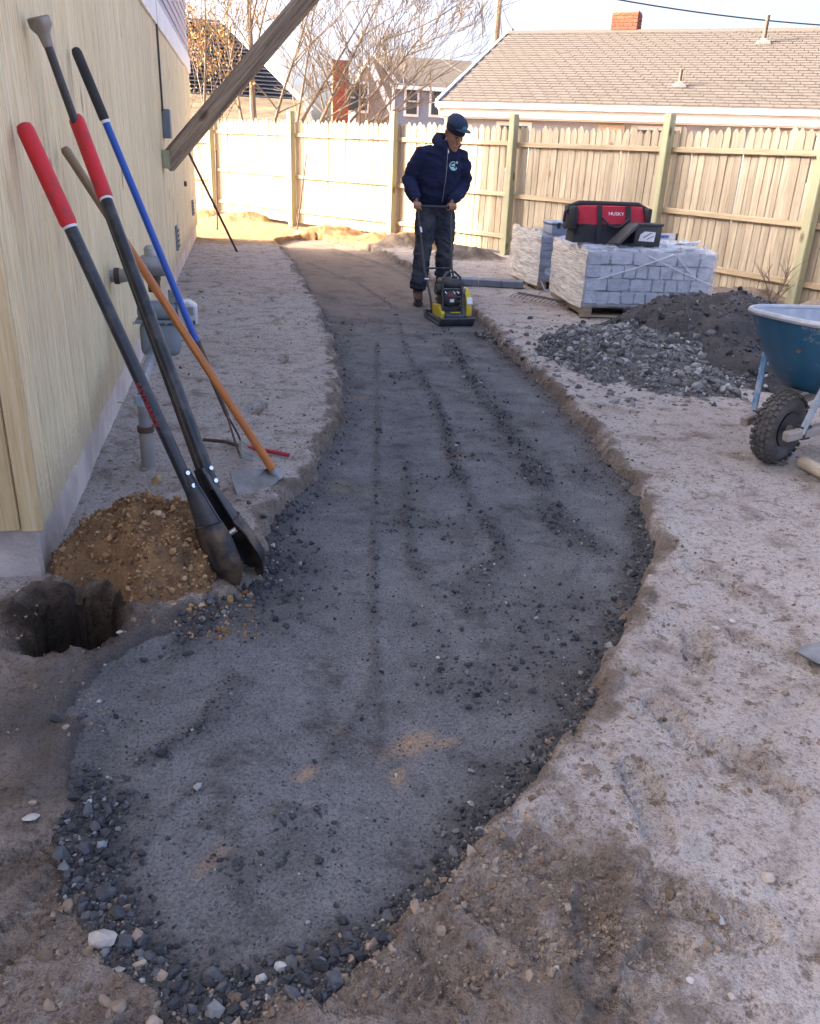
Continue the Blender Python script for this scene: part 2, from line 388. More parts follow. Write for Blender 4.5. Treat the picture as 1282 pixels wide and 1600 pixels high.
def path_loose(x, y, d):
    """0 = rolled smooth, 1 = loose stone"""
    soft = sm(-0.18, -0.30, x) * sm(1.55, 1.75, y)                     # left side below the hole: no stone rim, only trodden fines
    rim = sm(-0.17, -0.02, d + 0.06 * fbm(x, y, 0.25, 3, 13)) * (1 - 0.75 * soft)
    rim = rim * (0.45 + 0.55 * sm(3.6, 2.9, y))
    wide = sm(1.7, 0.3, np.hypot((x + 0.02) / 0.27, (y - 2.72) / 0.40)) * (0.7 + 0.35 * fbm(x, y, 0.12, 3, 14))       # loose patch beside the digger
    wide = np.maximum(wide, 0.55 * sm(1.3, 0.4, np.hypot((x - 1.05) / 0.36, (y - 2.05) / 0.55)) * (0.8 + 0.5 * fbm(x, y, 0.12, 3, 19)))
    l = np.maximum(rim, wide)
    l = np.maximum(l, 0.42 * sm(0.1, 0.55, fbm(x, y, 0.28, 4, 15)))
    h = 0
    for i, (P, w, hh, k) in enumerate(RIDGES):
        q = line_d(x, y, P) + 0.7 * w * fbm(x, y, 0.14, 3, 90 + i)
        g = np.exp(-(q / w) ** 2) * (0.8 + 0.4 * fbm(x, y, 0.2, 2, 110 + i))
        l = np.maximum(l, 0.8 * k * np.clip(g * 1.2, 0, 1)); h = np.maximum(h, 0.8 * hh * g)
    return np.clip(l, 0, 1), h
def path_z(x, y, d=None):
    if d is None: d = path_sd(x, y)
    l, h = path_loose(x, y, d)
    z = -path_depth(x, y) + 0.012 * fbm(x, y, 0.9, 3, 16) + 0.0035 * fbm(x, y, 0.16, 3, 26) + (0.0016 + 0.007 * l) * fbm(x, y, 0.045, 3, 17) + (0.0006 + 0.003 * l) * fbm(x, y, 0.016, 2, 18) + h
    z = z + 0.022 * sm(-0.10, 0.0, d) - 0.10 * sm(0.015, 0.06, d)
    return z, l

def axis_pts(segs):
    out = [segs[0][0]]
    for a, b, s0, s1 in segs:
        x = a
        while True:
            t = (x - a) / (b - a); x += s0 + (s1 - s0) * t
            if x >= b: break
            out.append(x)
        out.append(b)
    return np.array(sorted(set(out)))
def grid_mesh(name, X, Y, Z, keep=None, attrs=None):
    ny, nx = Z.shape
    co = np.stack([np.broadcast_to(X[None, :], Z.shape), np.broadcast_to(Y[:, None], Z.shape), Z], -1).reshape(-1, 3)
    i = np.arange(ny * nx).reshape(ny, nx)
    F = np.stack([i[:-1, :-1], i[:-1, 1:], i[1:, 1:], i[1:, :-1]], -1).reshape(-1, 4)
    idx = np.arange(len(co))
    if keep is not None:
        k = keep.reshape(-1); F = F[k[F].all(1)]
        used = np.zeros(len(co), bool); used[F.reshape(-1)] = True
        remap = np.cumsum(used) - 1; co = co[used]; F = remap[F]; idx = np.nonzero(used)[0]
    me = fast_mesh(name, co, F)
    for k, a in (attrs or {}).items():
        at = me.attributes.new(k, 'FLOAT', 'POINT'); at.data.foreach_set('value', a.reshape(-1)[idx].astype(np.float32))
    return me
def fast_mesh(name, co, F, smooth=True):
    me = bpy.data.meshes.new(name); n = F.shape[1]
    me.vertices.add(len(co)); me.vertices.foreach_set('co', np.ascontiguousarray(co, np.float32).reshape(-1))
    me.loops.add(F.size); me.loops.foreach_set('vertex_index', np.ascontiguousarray(F, np.int32).reshape(-1))
    me.polygons.add(len(F)); me.polygons.foreach_set('loop_start', np.arange(0, F.size, n, dtype=np.int32))
    me.update(calc_edges=True); me.validate()
    me.polygons.foreach_set('use_smooth', np.full(len(me.polygons), smooth))
    return me

def soil_mat():
    m, nt, b = nodes_mat('bare_soil')
    v, _ = coords(nt, rnd=False)
    at = nt.nodes.new('ShaderNodeAttribute'); at.attribute_name = 'damp'
    big = noise(nt, v, 0.9, 6, 0.6); mid = noise(nt, v, 6, 6, 0.65); fine = noise(nt, v, 55, 5, 0.7); speck = noise(nt, v, 160, 3, 0.7)
    pale = ramp(nt, big, [(0.30, (0.50, 0.435, 0.385)), (0.55, (0.585, 0.52, 0.475)), (0.68, (0.49, 0.41, 0.345))])
    mottle = noise(nt, v, 16, 5, 0.75)
    pale = mixc(nt, 0.85, pale, ramp(nt, mottle, [(0.37, (0.42, 0.35, 0.29)), (0.43, (1, 1, 1))]), 'MULTIPLY')  # paints shade into the hollows of the relief, along with disturbed soil patches
    pale = mixc(nt, 0.75, pale, ramp(nt, mid, [(0.36, (0.50, 0.44, 0.39)), (0.46, (0.92, 0.88, 0.85)), (0.56, (1.0, 1.0, 1.0))]), 'MULTIPLY')
    dark = ramp(nt, mid, [(0.3, (0.165, 0.128, 0.100)), (0.52, (0.265, 0.212, 0.172)), (0.66, (0.37, 0.305, 0.255))])
    f = mth(nt, 'ADD', at.outputs['Fac'], mth(nt, 'MULTIPLY', mth(nt, 'SUBTRACT', fine, 0.5), 1.3))
    f = mth(nt, 'ADD', f, mth(nt, 'MULTIPLY', mth(nt, 'SUBTRACT', mottle, 0.5), 2.2))
    f = ramp(nt, f, [(0.30, (0, 0, 0)), (0.72, (1, 1, 1))])
    col = mixc(nt, f, pale, dark)
    at4 = nt.nodes.new('ShaderNodeAttribute'); at4.attribute_name = 'subsoil'  # orange subsoil, strengthened to paint golden sunlight on the far ground
    col = mixc(nt, mth(nt, 'ADD', at4.outputs['Fac'], mth(nt, 'MULTIPLY', mth(nt, 'SUBTRACT', mottle, 0.5), mth(nt, 'MULTIPLY', at4.outputs['Fac'], 2.0)), True), col, ramp(nt, mid, [(0.4, (0.26, 0.145, 0.062)), (0.6, (0.40, 0.25, 0.12))]))
    at5 = nt.nodes.new('ShaderNodeAttribute'); at5.attribute_name = 'hole_shade_soil'  # dark rim soil, with the shade down the hole painted in
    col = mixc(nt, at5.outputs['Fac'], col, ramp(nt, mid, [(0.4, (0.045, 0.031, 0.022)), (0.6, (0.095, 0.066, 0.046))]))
    at3 = nt.nodes.new('ShaderNodeAttribute'); at3.attribute_name = 'dusty'
    col = mixc(nt, mth(nt, 'ADD', at3.outputs['Fac'], mth(nt, 'MULTIPLY', mth(nt, 'SUBTRACT', fine, 0.5), mth(nt, 'MULTIPLY', at3.outputs['Fac'], 2.0)), True), col, (0.125, 0.107, 0.097))
    col = mixc(nt, 0.8, col, ramp(nt, fine, [(0.36, (0.52, 0.48, 0.44)), (0.47, (0.96, 0.96, 0.96)), (0.62, (1.10, 1.08, 1.06))]), 'MULTIPLY')
    col = mixc(nt, 0.7, col, ramp(nt, speck, [(0.36, (0.5, 0.47, 0.45)), (0.45, (1, 1, 1)), (0.60, (1, 1, 1)), (0.68, (1.4, 1.37, 1.33))]), 'MULTIPLY')
    nt.links.new(col, b.inputs['Base Color']); b.inputs['Roughness'].default_value = 0.95; b.inputs['Specular IOR Level'].default_value = 0.15
    h = mth(nt, 'ADD', mth(nt, 'MULTIPLY', fine, 0.6), mth(nt, 'MULTIPLY', speck, 0.4))
    h = mth(nt, 'ADD', h, mth(nt, 'MULTIPLY', mottle, 0.9))
    bumpn(nt, b, h, 1.0, 0.030)
    return m
def dust_mat():
    m, nt, b = nodes_mat('stone_dust')
    v, _ = coords(nt, rnd=False)
    at = nt.nodes.new('ShaderNodeAttribute'); at.attribute_name = 'loose'
    big = noise(nt, v, 1.6, 5, 0.6); mid = noise(nt, v, 11, 6, 0.65); fine = noise(nt, v, 120, 4, 0.7); speck = noise(nt, v, 300, 2, 0.7)
    mottle = noise(nt, v, 7, 6, 0.72)
    smooth = ramp(nt, big, [(0.3, (0.112, 0.108, 0.110)), (0.5, (0.162, 0.156, 0.157)), (0.60, (0.126, 0.120, 0.119)), (0.68, (0.170, 0.148, 0.124))])
    smooth = mixc(nt, 0.8, smooth, ramp(nt, mottle, [(0.34, (0.42, 0.40, 0.39)), (0.46, (0.92, 0.92, 0.92)), (0.56, (1.0, 1.0, 1.0)), (0.66, (1.25, 1.23, 1.21))]), 'MULTIPLY')
    loose = ramp(nt, mid, [(0.3, (0.045, 0.042, 0.042)), (0.7, (0.095, 0.087, 0.083))])
    f = mth(nt, 'ADD', mth(nt, 'MULTIPLY', at.outputs['Fac'], 1.15), mth(nt, 'MULTIPLY', mth(nt, 'SUBTRACT', mid, 0.5), 0.55), True)
    at2 = nt.nodes.new('ShaderNodeAttribute'); at2.attribute_name = 'tracked'
    tr2 = mth(nt, 'ADD', at2.outputs['Fac'], mth(nt, 'MULTIPLY', mth(nt, 'SUBTRACT', mottle, 0.5), 1.6), True)
    smooth = mixc(nt, mth(nt, 'MULTIPLY', tr2, at2.outputs['Fac']), smooth, (0.26, 0.185, 0.135))
    at6 = nt.nodes.new('ShaderNodeAttribute'); at6.attribute_name = 'stain'
    smooth = mixc(nt, mth(nt, 'MULTIPLY', at6.outputs['Fac'], mth(nt, 'ADD', mth(nt, 'MULTIPLY', mottle, 2.5), -0.5), True), smooth, (0.30, 0.205, 0.135))
    col = mixc(nt, f, smooth, loose)
    col = mixc(nt, 0.8, col, ramp(nt, fine, [(0.38, (0.58, 0.57, 0.56)), (0.5, (0.96, 0.96, 0.96)), (0.62, (1.18, 1.17, 1.15))]), 'MULTIPLY')
    col = mixc(nt, 0.6, col, ramp(nt, speck, [(0.36, (0.7, 0.7, 0.7)), (0.45, (1, 1, 1)), (0.60, (1, 1, 1)), (0.68, (1.6, 1.58, 1.55))]), 'MULTIPLY')
    nt.links.new(col, b.inputs['Base Color']); b.inputs['Roughness'].default_value = 0.92; b.inputs['Specular IOR Level'].default_value = 0.2
    h = mth(nt, 'ADD', mth(nt, 'MULTIPLY', fine, 0.6), mth(nt, 'MULTIPLY', mid, 0.8))
    bumpn(nt, b, h, 0.9, 0.010)
    return m
M_SOIL = soil_mat(); M_DUST = dust_mat()

gx = axis_pts([(-150, -8, 30, 10), (-8, -1.4, 1.5, 0.1), (-1.4, 2.4, 0.012, 0.012), (2.4, 6.8, 0.02, 0.05), (6.8, 16, 0.3, 2), (16, 200, 8, 40)])
gy = axis_pts([(-60, -2, 12, 2), (-2, 0.75, 0.4, 0.08), (0.75, 3.0, 0.009, 0.010), (3.0, 8.0, 0.011, 0.028), (8.0, 17.5, 0.03, 0.065), (17.5, 30, 0.3, 2), (30, 600, 10, 80)])
GX, GY = np.meshgrid(gx, gy)
gd = path_sd(GX, GY)
gz = ground_z(GX, GY, gd)
dampv = np.clip(np.maximum(damp_mask(GX, GY), 0.9 * sm(0.085, 0.0, gd + 0.07 * fbm(GX, GY, 0.12, 3, 77))), 0, 1)
qh = np.hypot(GX - HOLE.x, GY - HOLE.y); dampv = np.maximum(dampv, sm(0.34, 0.20, qh))
for (mx, my, rx, ry, h) in MOUNDS[4:]: dampv = np.maximum(dampv, 0.9 * sm(1.1, 0.6, np.hypot((GX - mx) / rx, (GY - my) / ry)))
ground = obj('ground', grid_mesh('ground', gx, gy, gz, attrs={'damp': dampv, 'subsoil': 0.95 * sm(12.6, 13.8, GY + 0.5 * fbm(GX, GY, 0.9, 3, 61)), 'hole_shade_soil': 0.97 * sm(0.24, 0.15, np.hypot((GX - HOLE.x) / 0.9, (GY - HOLE.y) / 1.15) + 0.06 * fbm(GX, GY, 0.07, 3, 62)), 'dusty': 0.9 * sm(0.22, 0.0, gd + 0.12 * fbm(GX, GY, 0.2, 3, 58)) * sm(-0.05, -0.2, GX) * sm(1.45, 1.65, GY) * sm(2.5, 2.3, GY)}), M_SOIL); ground['kind'] = 'structure'  # subsoil mask adds golden sunlight to the far ground, hole mask adds pit shade

px_ = axis_pts([(-1.05, 2.25, 0.010, 0.010)]); py_ = axis_pts([(0.8, 3.0, 0.008, 0.009), (3.0, 8, 0.010, 0.024), (8, 15.5, 0.026, 0.05)])
PX, PY = np.meshgrid(px_, py_)
pd = path_sd(PX, PY); pz, pl = path_z(PX, PY, pd)
stain = 0 * PX
for (sx, sy, sw, ang) in ((650, 1120, 0.10, 0.5), (625, 1170, 0.05, 1.2), (480, 1185, 0.05, 0.8), (560, 600, 0.09, 0.2), (720, 690, 0.10, 0.4), (330, 1330, 0.05, 0.9), (700, 1120, 0.06, 0.1)):
    p = gp(sx, sy); c_, s_ = math.cos(ang), math.sin(ang); u_, v_ = (PX - p.x) * c_ + (PY - p.y) * s_, -(PX - p.x) * s_ + (PY - p.y) * c_
    stain = np.maximum(stain, 0.85 * sm(1.3, 0.3, np.hypot(u_ / sw, v_ / (sw * 0.45)) + 0.5 * fbm(PX, PY, 0.05, 3, 66)))
path = obj('path', grid_mesh('path', px_, py_, pz, keep=pd < 0.07, attrs={'loose': pl, 'stain': stain, 'tracked': 0.85 * sm(5.5, 9.5, PY + 0.6 * fbm(PX, PY, 0.8, 2, 55))}), M_DUST); path['kind'] = 'structure'

# ------------------------------------------------------------------ loose stone
def ico(sub, seed, rough=0.22, flat=0.75):
    bm = bmesh.new(); bmesh.ops.create_icosphere(bm, subdivisions=sub, radius=1.0)
    r = random.Random(seed)
    ax = [Vector((r.uniform(-1, 1), r.uniform(-1, 1), r.uniform(-1, 1))).normalized() for _ in range(12)]
    cut = [r.uniform(0.42, 0.85) for _ in ax]
    for v in bm.verts:
        p = v.co.copy()
        for a, c in zip(ax, cut):                      # plane cuts give broken-stone facets
            t = p.dot(a)
            if t > c: p -= a * (t - c)
        p *= 1 + r.uniform(-rough, rough) * 0.35
        v.co = Vector((p.x, p.y * 0.85, p.z * flat))
    co = np.array([v.co[:] for v in bm.verts]); F = np.array([[v.index for v in f.verts] for f in bm.faces]); bm.free()
    return co, F
VAR1 = [ico(1, 100 + i) for i in range(6)]
VAR2 = [ico(2, 200 + i, 0.12) for i in range(6)]
def rot_mats(n, tilt=0.6):
    a = rng.uniform(0, 2 * np.pi, n); b = rng.normal(0, tilt, n); c = rng.normal(0, tilt, n)
    def R(ax, t):
        co, si = np.cos(t), np.sin(t); m = np.zeros((n, 3, 3)); i, j = [(1, 2), (2, 0), (0, 1)][ax]
        m[:, ax, ax] = 1; m[:, i, i] = co; m[:, j, j] = co; m[:, i, j] = -si; m[:, j, i] = si; return m
    return R(2, a) @ R(0, b) @ R(1, c)
def stones_mesh(name, P, S, var=VAR1, tone=None):
    n = len(P); R = rot_mats(n); which = rng.integers(0, len(var), n); V = []; F = []; T = []; off = 0
    for k, (co, fa) in enumerate(var):
        ids = np.nonzero(which == k)[0]
        if len(ids) == 0: continue
        sc = S[ids, None] * rng.uniform(0.75, 1.25, (len(ids), 3))
        v = np.einsum('nij,nvj->nvi', R[ids], co[None] * sc[:, None, :]) + P[ids][:, None, :]
        V.append(v.reshape(-1, 3)); F.append((fa[None] + (np.arange(len(ids)) * len(co))[:, None, None] + off).reshape(-1, 3)); off += v.shape[0] * v.shape[1]
        t = rng.random(len(ids)) if tone is None else tone[ids]
        T.append(np.repeat(t, len(co)))
    me = fast_mesh(name, np.concatenate(V), np.concatenate(F), smooth=False)
    at = me.attributes.new('tone', 'FLOAT', 'POINT'); at.data.foreach_set('value', np.concatenate(T).astype(np.float32))
    return me
def stone_mat(name, stops, scale=60, rough=0.85):
    m, nt, b = nodes_mat(name); v, r = coords(nt)
    at = nt.nodes.new('ShaderNodeAttribute'); at.attribute_name = 'tone'
    c = ramp(nt, at.outputs['Fac'], stops)
    c = mixc(nt, 0.6, c, ramp(nt, noise(nt, v, scale, 4), [(0.35, (0.7, 0.7, 0.7)), (0.65, (1.2, 1.2, 1.2))]), 'MULTIPLY')
    nt.links.new(c, b.inputs['Base Color']); b.inputs['Roughness'].default_value = rough; b.inputs['Specular IOR Level'].default_value = 0.3
    bumpn(nt, b, noise(nt, v, scale * 2.5, 4), 0.3, 0.004)
    return m
M_GRAVEL = stone_mat('dark_gravel', [(0.0, (0.028, 0.029, 0.033)), (0.6, (0.062, 0.063, 0.068)), (0.9, (0.115, 0.115, 0.12)), (0.965, (0.20, 0.20, 0.20)), (1.0, (0.42, 0.41, 0.39))])
M_CLOD = stone_mat('soil_clods', [(0.0, (0.13, 0.09, 0.06)), (0.55, (0.25, 0.185, 0.135)), (0.9, (0.33, 0.26, 0.20)), (1.0, (0.44, 0.40, 0.365))])
M_BROWN = stone_mat('brown_clods', [(0.0, (0.11, 0.058, 0.026)), (0.5, (0.24, 0.135, 0.060)), (0.9, (0.36, 0.22, 0.105)), (1.0, (0.45, 0.33, 0.21))])
M_PALEGRAVEL = stone_mat('grey_gravel', [(0.0, (0.075, 0.072, 0.071)), (0.5, (0.155, 0.148, 0.145)), (0.9, (0.26, 0.25, 0.245)), (1.0, (0.40, 0.39, 0.38))])

def scatter(n, x0, x1, y0, y1, weight, ypow=True):
    """random points, denser towards the near end where single stones can be seen"""
    x = rng.uniform(x0, x1, n); y = y0 * (y1 / y0) ** rng.random(n) if ypow else rng.uniform(y0, y1, n)
    w = weight(x, y); k = rng.random(n) < w
    return x[k], y[k]
def wg(x, y):
    d = path_sd(x, y); l, _ = path_loose(x, y, d)
    return np.where(d < 0.02, 0.012 + 0.99 * np.clip(l * 1.15, 0, 1) ** 1.4, 0.0)
x, y = scatter(115000, -0.95, 2.2, 0.95, 9.0, wg)
z, l = path_z(x, y)
s = np.clip(rng.lognormal(np.log(0.0048), 0.65, len(x)), 0.002, 0.022) * (0.6 + 0.4 * l)
g_o = obj('gravel', stones_mesh('gravel', np.stack([x, y, z + s * 0.25], 1), s), M_GRAVEL)
tag(g_o, 'loose dark crushed stone scattered over the path and its rims', 'gravel', kind='stuff')
print('gravel stones', len(x))
VAR0 = [(np.array([[1, 0, 0], [-1, .1, 0], [0, 1, .1], [.1, -1, 0], [0, .1, .8], [0, 0, -.8]], float) * np.array(k), np.array([[0, 2, 4], [2, 1, 4], [1, 3, 4], [3, 0, 4], [2, 0, 5], [1, 2, 5], [3, 1, 5], [0, 3, 5]])) for k in ((1, .8, .7), (.8, 1, .9), (1, 1, .6), (1.2, .7, .7))]
x, y = scatter(60000, -0.8, 2.1, 0.95, 6.0, lambda x, y: np.where(path_sd(x, y) < 0.0, 0.75, 0.0))
z, l = path_z(x, y); s = np.clip(rng.lognormal(np.log(0.0019), 0.35, len(x)), 0.001, 0.005)
gr = obj('grit', stones_mesh('grit', np.stack([x, y, z + s * 0.3], 1), s, VAR0, tone=0.30 + 0.60 * rng.random(len(x))), M_GRAVEL)
tag(gr, 'fine grit bedded in the rolled surface of the path', 'grit', kind='stuff')
print('grit', len(x))
def wc(x, y):
    d = path_sd(x, y); return np.where(d > -0.07, np.clip(0.14 + 0.9 * np.exp(-(np.abs(d) / 0.09)) + 0.8 * damp_mask(x, y), 0, 1) * sm(-0.5, 0.5, fbm(x, y, 0.3, 3, 140)), 0)
x, y = scatter(150000, -0.85, 3.6, 0.95, 11.0, wc)
sd_ = path_sd(x, y); z = np.where(sd_ < 0.05, np.maximum(ground_z(x, y, sd_), path_z(x, y, sd_)[0]), ground_z(x, y, sd_)); s = np.clip(rng.lognormal(np.log(0.0026), 0.72, len(x)), 0.0012, 0.017)
big = s > 0.0042; tn = rng.random(len(x)) * 0.90 + 0.07 * (rng.random(len(x)) < .03)
c_o = obj('soil_crumbs', stones_mesh('soil_crumbs', np.stack([x, y, z + s * 0.15], 1)[~big], s[~big], VAR0, tone=tn[~big]), M_CLOD)
c_2 = obj('soil_clods', stones_mesh('soil_clods', np.stack([x, y, z + s * 0.05], 1)[big], s[big], VAR1, tone=tn[big] * 0.85), M_CLOD)
tag(c_2, 'larger lumps of brown soil lying on the ground and banks', 'soil', kind='stuff')
tag(c_o, 'crumbs and small clods of brown soil strewn over the ground', 'soil', kind='stuff')
print('crumbs', len(x))

# bigger stones that can be picked apart: dark ones at the near end of the path
big_dark = []
def add_stone(name, px, py, size, mat, label, group=None, on='auto', tone=0.5, flat=None, cat='stone'):
    p = gp(px, py, -0.03 if on == 'path' else 0.0)
    X, Y = np.array([p.x]), np.array([p.y])
    sd_ = path_sd(X, Y); zz = float(ground_z(X, Y, sd_)[0])
    if sd_[0] < 0.05: zz = max(zz, float(path_z(X, Y, sd_)[0][0]))
    co, F = VAR2[len(bpy.data.objects) % 6]
    me = fast_mesh(name, co * np.array([size, size * random.uniform(.8, 1.1), size * (flat or random.uniform(.7, .95))]), F, smooth=False)
    at = me.attributes.new('tone', 'FLOAT', 'POINT'); at.data.foreach_set('value', np.full(len(co), tone, np.float32))
    me.polygons.foreach_set('use_smooth', np.ones(len(me.polygons), bool)); me.set_sharp_from_angle(angle=rad(28))
    o = obj(name, me, mat); o.location = (p.x, p.y, zz + size * 0.28)
    o.rotation_euler = (random.uniform(-.4, .4), random.uniform(-.4, .4), random.uniform(0, 6.28))
    return tag(o, label, cat, group)
near_rim = [(105,1355,.026),(140,1368,.024),(165,1412,.030),(185,1440,.031),(135,1425,.019),(150,1450,.015),(108,1385,.016),(195,1490,.030),(220,1478,.021),(268,1530,.028),
    (336,1532,.030),(232,1505,.020),(285,1505,.016),(310,1560,.020),(262,1555,.014),(455,1480,.014),(520,1488,.015),(500,1502,.016),(460,1510,.015),(560,1480,.014),
    (580,1462,.015),(600,1455,.014),(545,1492,.012),(205,1520,.014),(160,1480,.016),(130,1340,.014),(330,1488,.011),(400,1500,.010),(430,1525,.012),(365,1570,.014)]
for a in near_rim:
    add_stone('stone', *a[:2], a[2] * 0.82, M_GRAVEL, 'dark broken stone on the near end rim of the path', 'dark stones round the near end of the path', 'path', random.uniform(.25, .8))
for a in [(150,1218,.014),(165,1262,.012),(190,1252,.013),(170,1272,.015),(195,1262,.011),(150,1300,.020)]:
    add_stone('stone', *a[:2], a[2], M_GRAVEL, 'dark stone beside the low ridge at the left edge of the path', 'dark stones by the low ridge', 'path', random.uniform(.3, .7))
for a in [(880,1078,.020),(838,1180,.022),(850,1172,.016),(800,1238,.014),(790,1225,.012),(895,1110,.014),(872,1125,.016),(820,1205,.014),(750,1320,.014),(715,1355,.012),(662,1388,.013)]:
    add_stone('stone', *a[:2], a[2] * 0.85, M_GRAVEL, 'dark stone in the crushed stone along the right rim of the path', 'dark stones along the right rim of the path', 'path', random.uniform(.3, .75))
for a in [(412,822,.020),(432,822,.018),(442,805,.018),(418,760,.015),(390,800,.016),(460,880,.016),(430,900,.017),(500,900,.014),(470,930,.014),(445,960,.014),(540,872,.012)]:
    add_stone('stone', *a[:2], a[2] * 0.9, M_GRAVEL, 'dark stone in loose gravel beside the post hole digger blades', 'dark stones beside the digger', 'path', random.uniform(.4, .9))
add_stone('stone', 775, 1277, .026, M_CLOD, 'whitish angular stone on the right rim of the path', on='path', tone=1.0)
add_stone('stone', 751, 1308, .017, M_GRAVEL, 'bluish grey stone just below the whitish angular stone', on='path', tone=.97)
add_stone('stone', 738, 1231, .013, M_CLOD, 'pale stone lying on the rolled path left of the whitish angular stone', on='path', tone=.95)
add_stone('stone', 620, 1187, .008, M_CLOD, 'small white stone on the rust tinted patch of the path', on='path', tone=1.0)
add_stone('stone', 166, 1485, .032, M_CLOD, 'long whitish stone among dark stones at the lower left of the path', on='path', tone=.97)
add_stone('stone', 220, 1522, .014, M_CLOD, 'small cream stone just below the dark stones at the path end', on='path', tone=.9)
add_stone('stone', 405, 1532, .016, M_CLOD, 'white pebble in the crushed stone at the near end of the path', on='path', tone=1.0)
add_stone('stone', 48, 1280, .024, M_CLOD, 'flat white stone on brown soil at the left edge of the picture', tone=1.0, flat=.3)
add_stone('stone', 52, 1262, .012, M_CLOD, 'small round pebble just above the flat white stone', tone=.8)
add_stone('stone', 88, 1138, .024, M_GRAVEL, 'lone dark lump on the ground below the post hole', tone=.3)
add_stone('stone', 185, 1575, .020, M_CLOD, 'larger of two rounded brown stones at the bottom edge of the picture', tone=.6)
add_stone('stone', 166, 1565, .016, M_CLOD, 'smaller of two rounded brown stones at the bottom edge of the picture', tone=.55)
add_stone('stone', 240, 1590, .018, M_CLOD, 'pale stone at the bottom edge of the picture right of the brown pair', tone=.93, flat=.5)
add_stone('stone', 1201, 1367, .021, M_CLOD, 'tan egg shaped stone on the pale ground at right', tone=.93, flat=.6)
add_stone('stone', 1126, 1433, .017, M_CLOD, 'white egg shaped stone below and left of the tan stone', tone=1.0, flat=.6)
add_stone('stone', 1145, 1560, .014, M_CLOD, 'grey white pebble at the lower right corner below the white egg shaped stone', tone=.97)
add_stone('stone', 1078, 1538, .010, M_CLOD, 'narrow white chip left of the lower right pebble', tone=1.0)
add_stone('stone', 868, 1515, .009, M_CLOD, 'white chip on dark damp soil near the bottom edge', tone=1.0)
add_stone('stone', 773, 1366, .011, M_CLOD, 'orange brown pebble on the broken bank at the near right of the path', tone=.85)
add_stone('stone', 128, 905, .013, M_CLOD, 'white pebble on the far lip of the post hole', tone=1.0)
add_stone('stone', 187, 987, .014, M_CLOD, 'white pebble on the near right lip of the post hole', tone=1.0)
add_stone('stone', 30, 932, .012, M_CLOD, 'white pebble at the foot of the foundation', tone=1.0)
add_stone('stone', 1145, 967, .016, M_CLOD, 'white chip on the pale ground, upper of a pair', tone=1.0, flat=.4)
add_stone('stone', 1120, 977, .012, M_CLOD, 'white chip on the pale ground, lower of a pair', tone=1.0, flat=.4)
add_stone('stone', 244, 755, .036, M_BROWN, 'reddish broken stone lying between the gas riser and the soil heap', tone=.93)
add_stone('stone', 226, 776, .022, M_CLOD, 'flat whitish stone behind the brown soil heap', tone=.95, flat=.4)
add_stone('stone', 315, 458, .045, M_CLOD, 'pale stone on the ground beyond the gas meter', tone=.93, flat=.5)

# ------------------------------------------------------------------ heaps
def heap(name, label, cat, cx, cy, rx, ry, h, mat, seed, clod_mat, n_clods, size, shape=None, rim=1.15, nx=90, attr=None):
    root = thing(name, label, cat, (cx, cy, 0))
    xs = np.linspace(-rx * rim, rx * rim, nx); ys = np.linspace(-ry * rim, ry * rim, nx)
    Xg, Yg = np.meshgrid(xs, ys)
    def hz(X, Y):
        q = np.hypot(X / rx, Y / ry) + 0.14 * fbm(X + cx, Y + cy, rx * 0.7, 3, seed)
        z = h * np.clip(1 - q, 0, 1) ** 0.85 * (1.08 - 0.25 * np.clip(1 - q, 0, 1))
        if shape: z = shape(X, Y, z)
        hq = np.hypot((X + cx - HOLE.x) / 0.128, (Y + cy - HOLE.y) / 0.18)
        z = z * sm(1.0, 1.8, hq) - 0.05 * (hq < 1.1)
        z = z + 0.24 * h * fbm(X, Y, rx * 0.25, 5, seed + 3, 0.6) * sm(0.0, 0.06, z) - 0.03
        base = np.maximum(ground_z(X + cx, Y + cy), -0.05)
        return np.maximum(z, 0) + base - 0.012 + 0.012 * sm(0, 0.02, z), z
    Zg, zz = hz(Xg, Yg)
    me = grid_mesh('soil', xs, ys, Zg, keep=zz > -0.029, attrs=None)
    obj('soil', me, mat, root)
    x = rng.uniform(-rx * rim, rx * rim, n_clods); y = rng.uniform(-ry * rim, ry * rim, n_clods)
    z, z2 = hz(x, y); sd_ = path_sd(x + cx, y + cy); z = np.where(sd_ < 0.05, np.maximum(z, path_z(x + cx, y + cy, sd_)[0]), z); k = (z2 > -0.005) | (rng.random(n_clods) < 0.22)
    k &= np.hypot((x + cx - HOLE.x) / 0.128, (y + cy - HOLE.y) / 0.18) > 1.35; x, y, z = x[k], y[k], z[k]
    s = np.clip(rng.lognormal(np.log(size), 0.7, len(x)), size * 0.4, size * 5.0)
    c = obj('clods', stones_mesh('clods', np.stack([x, y, z + s * 0.2], 1), s), clod_mat, root); c['kind'] = 'stuff'
    return root
M_BROWNSOIL = pm('brown_subsoil', (0.25, 0.138, 0.060), (0.11, 0.060, 0.028), 14, 0.95, bump=1.0, bscale=70, bdist=0.012, detail=8, lo=0.3, hi=0.7)
hp = gp(243, 893)
heap('soil_heap', 'heap of damp brown subsoil beside the post hole', 'soil heap', hp.x - .045, hp.y + 0.07, 0.295, 0.36, 0.33, M_BROWNSOIL, 300, M_BROWN, 13000, 0.0038, rim=1.3)
M_GREYHEAP = pm('grey_stone_fines', (0.15, 0.142, 0.138), (0.085, 0.08, 0.078), 9, 0.95, bump=1.0, bscale=55, bdist=0.02, detail=8)
M_DARKHEAP = pm('dark_stone_fines', (0.035, 0.032, 0.034), (0.062, 0.056, 0.055), 9, 0.95, bump=0.8, bscale=60, bdist=0.015, detail=8)
def left_low(X, Y, z): return z
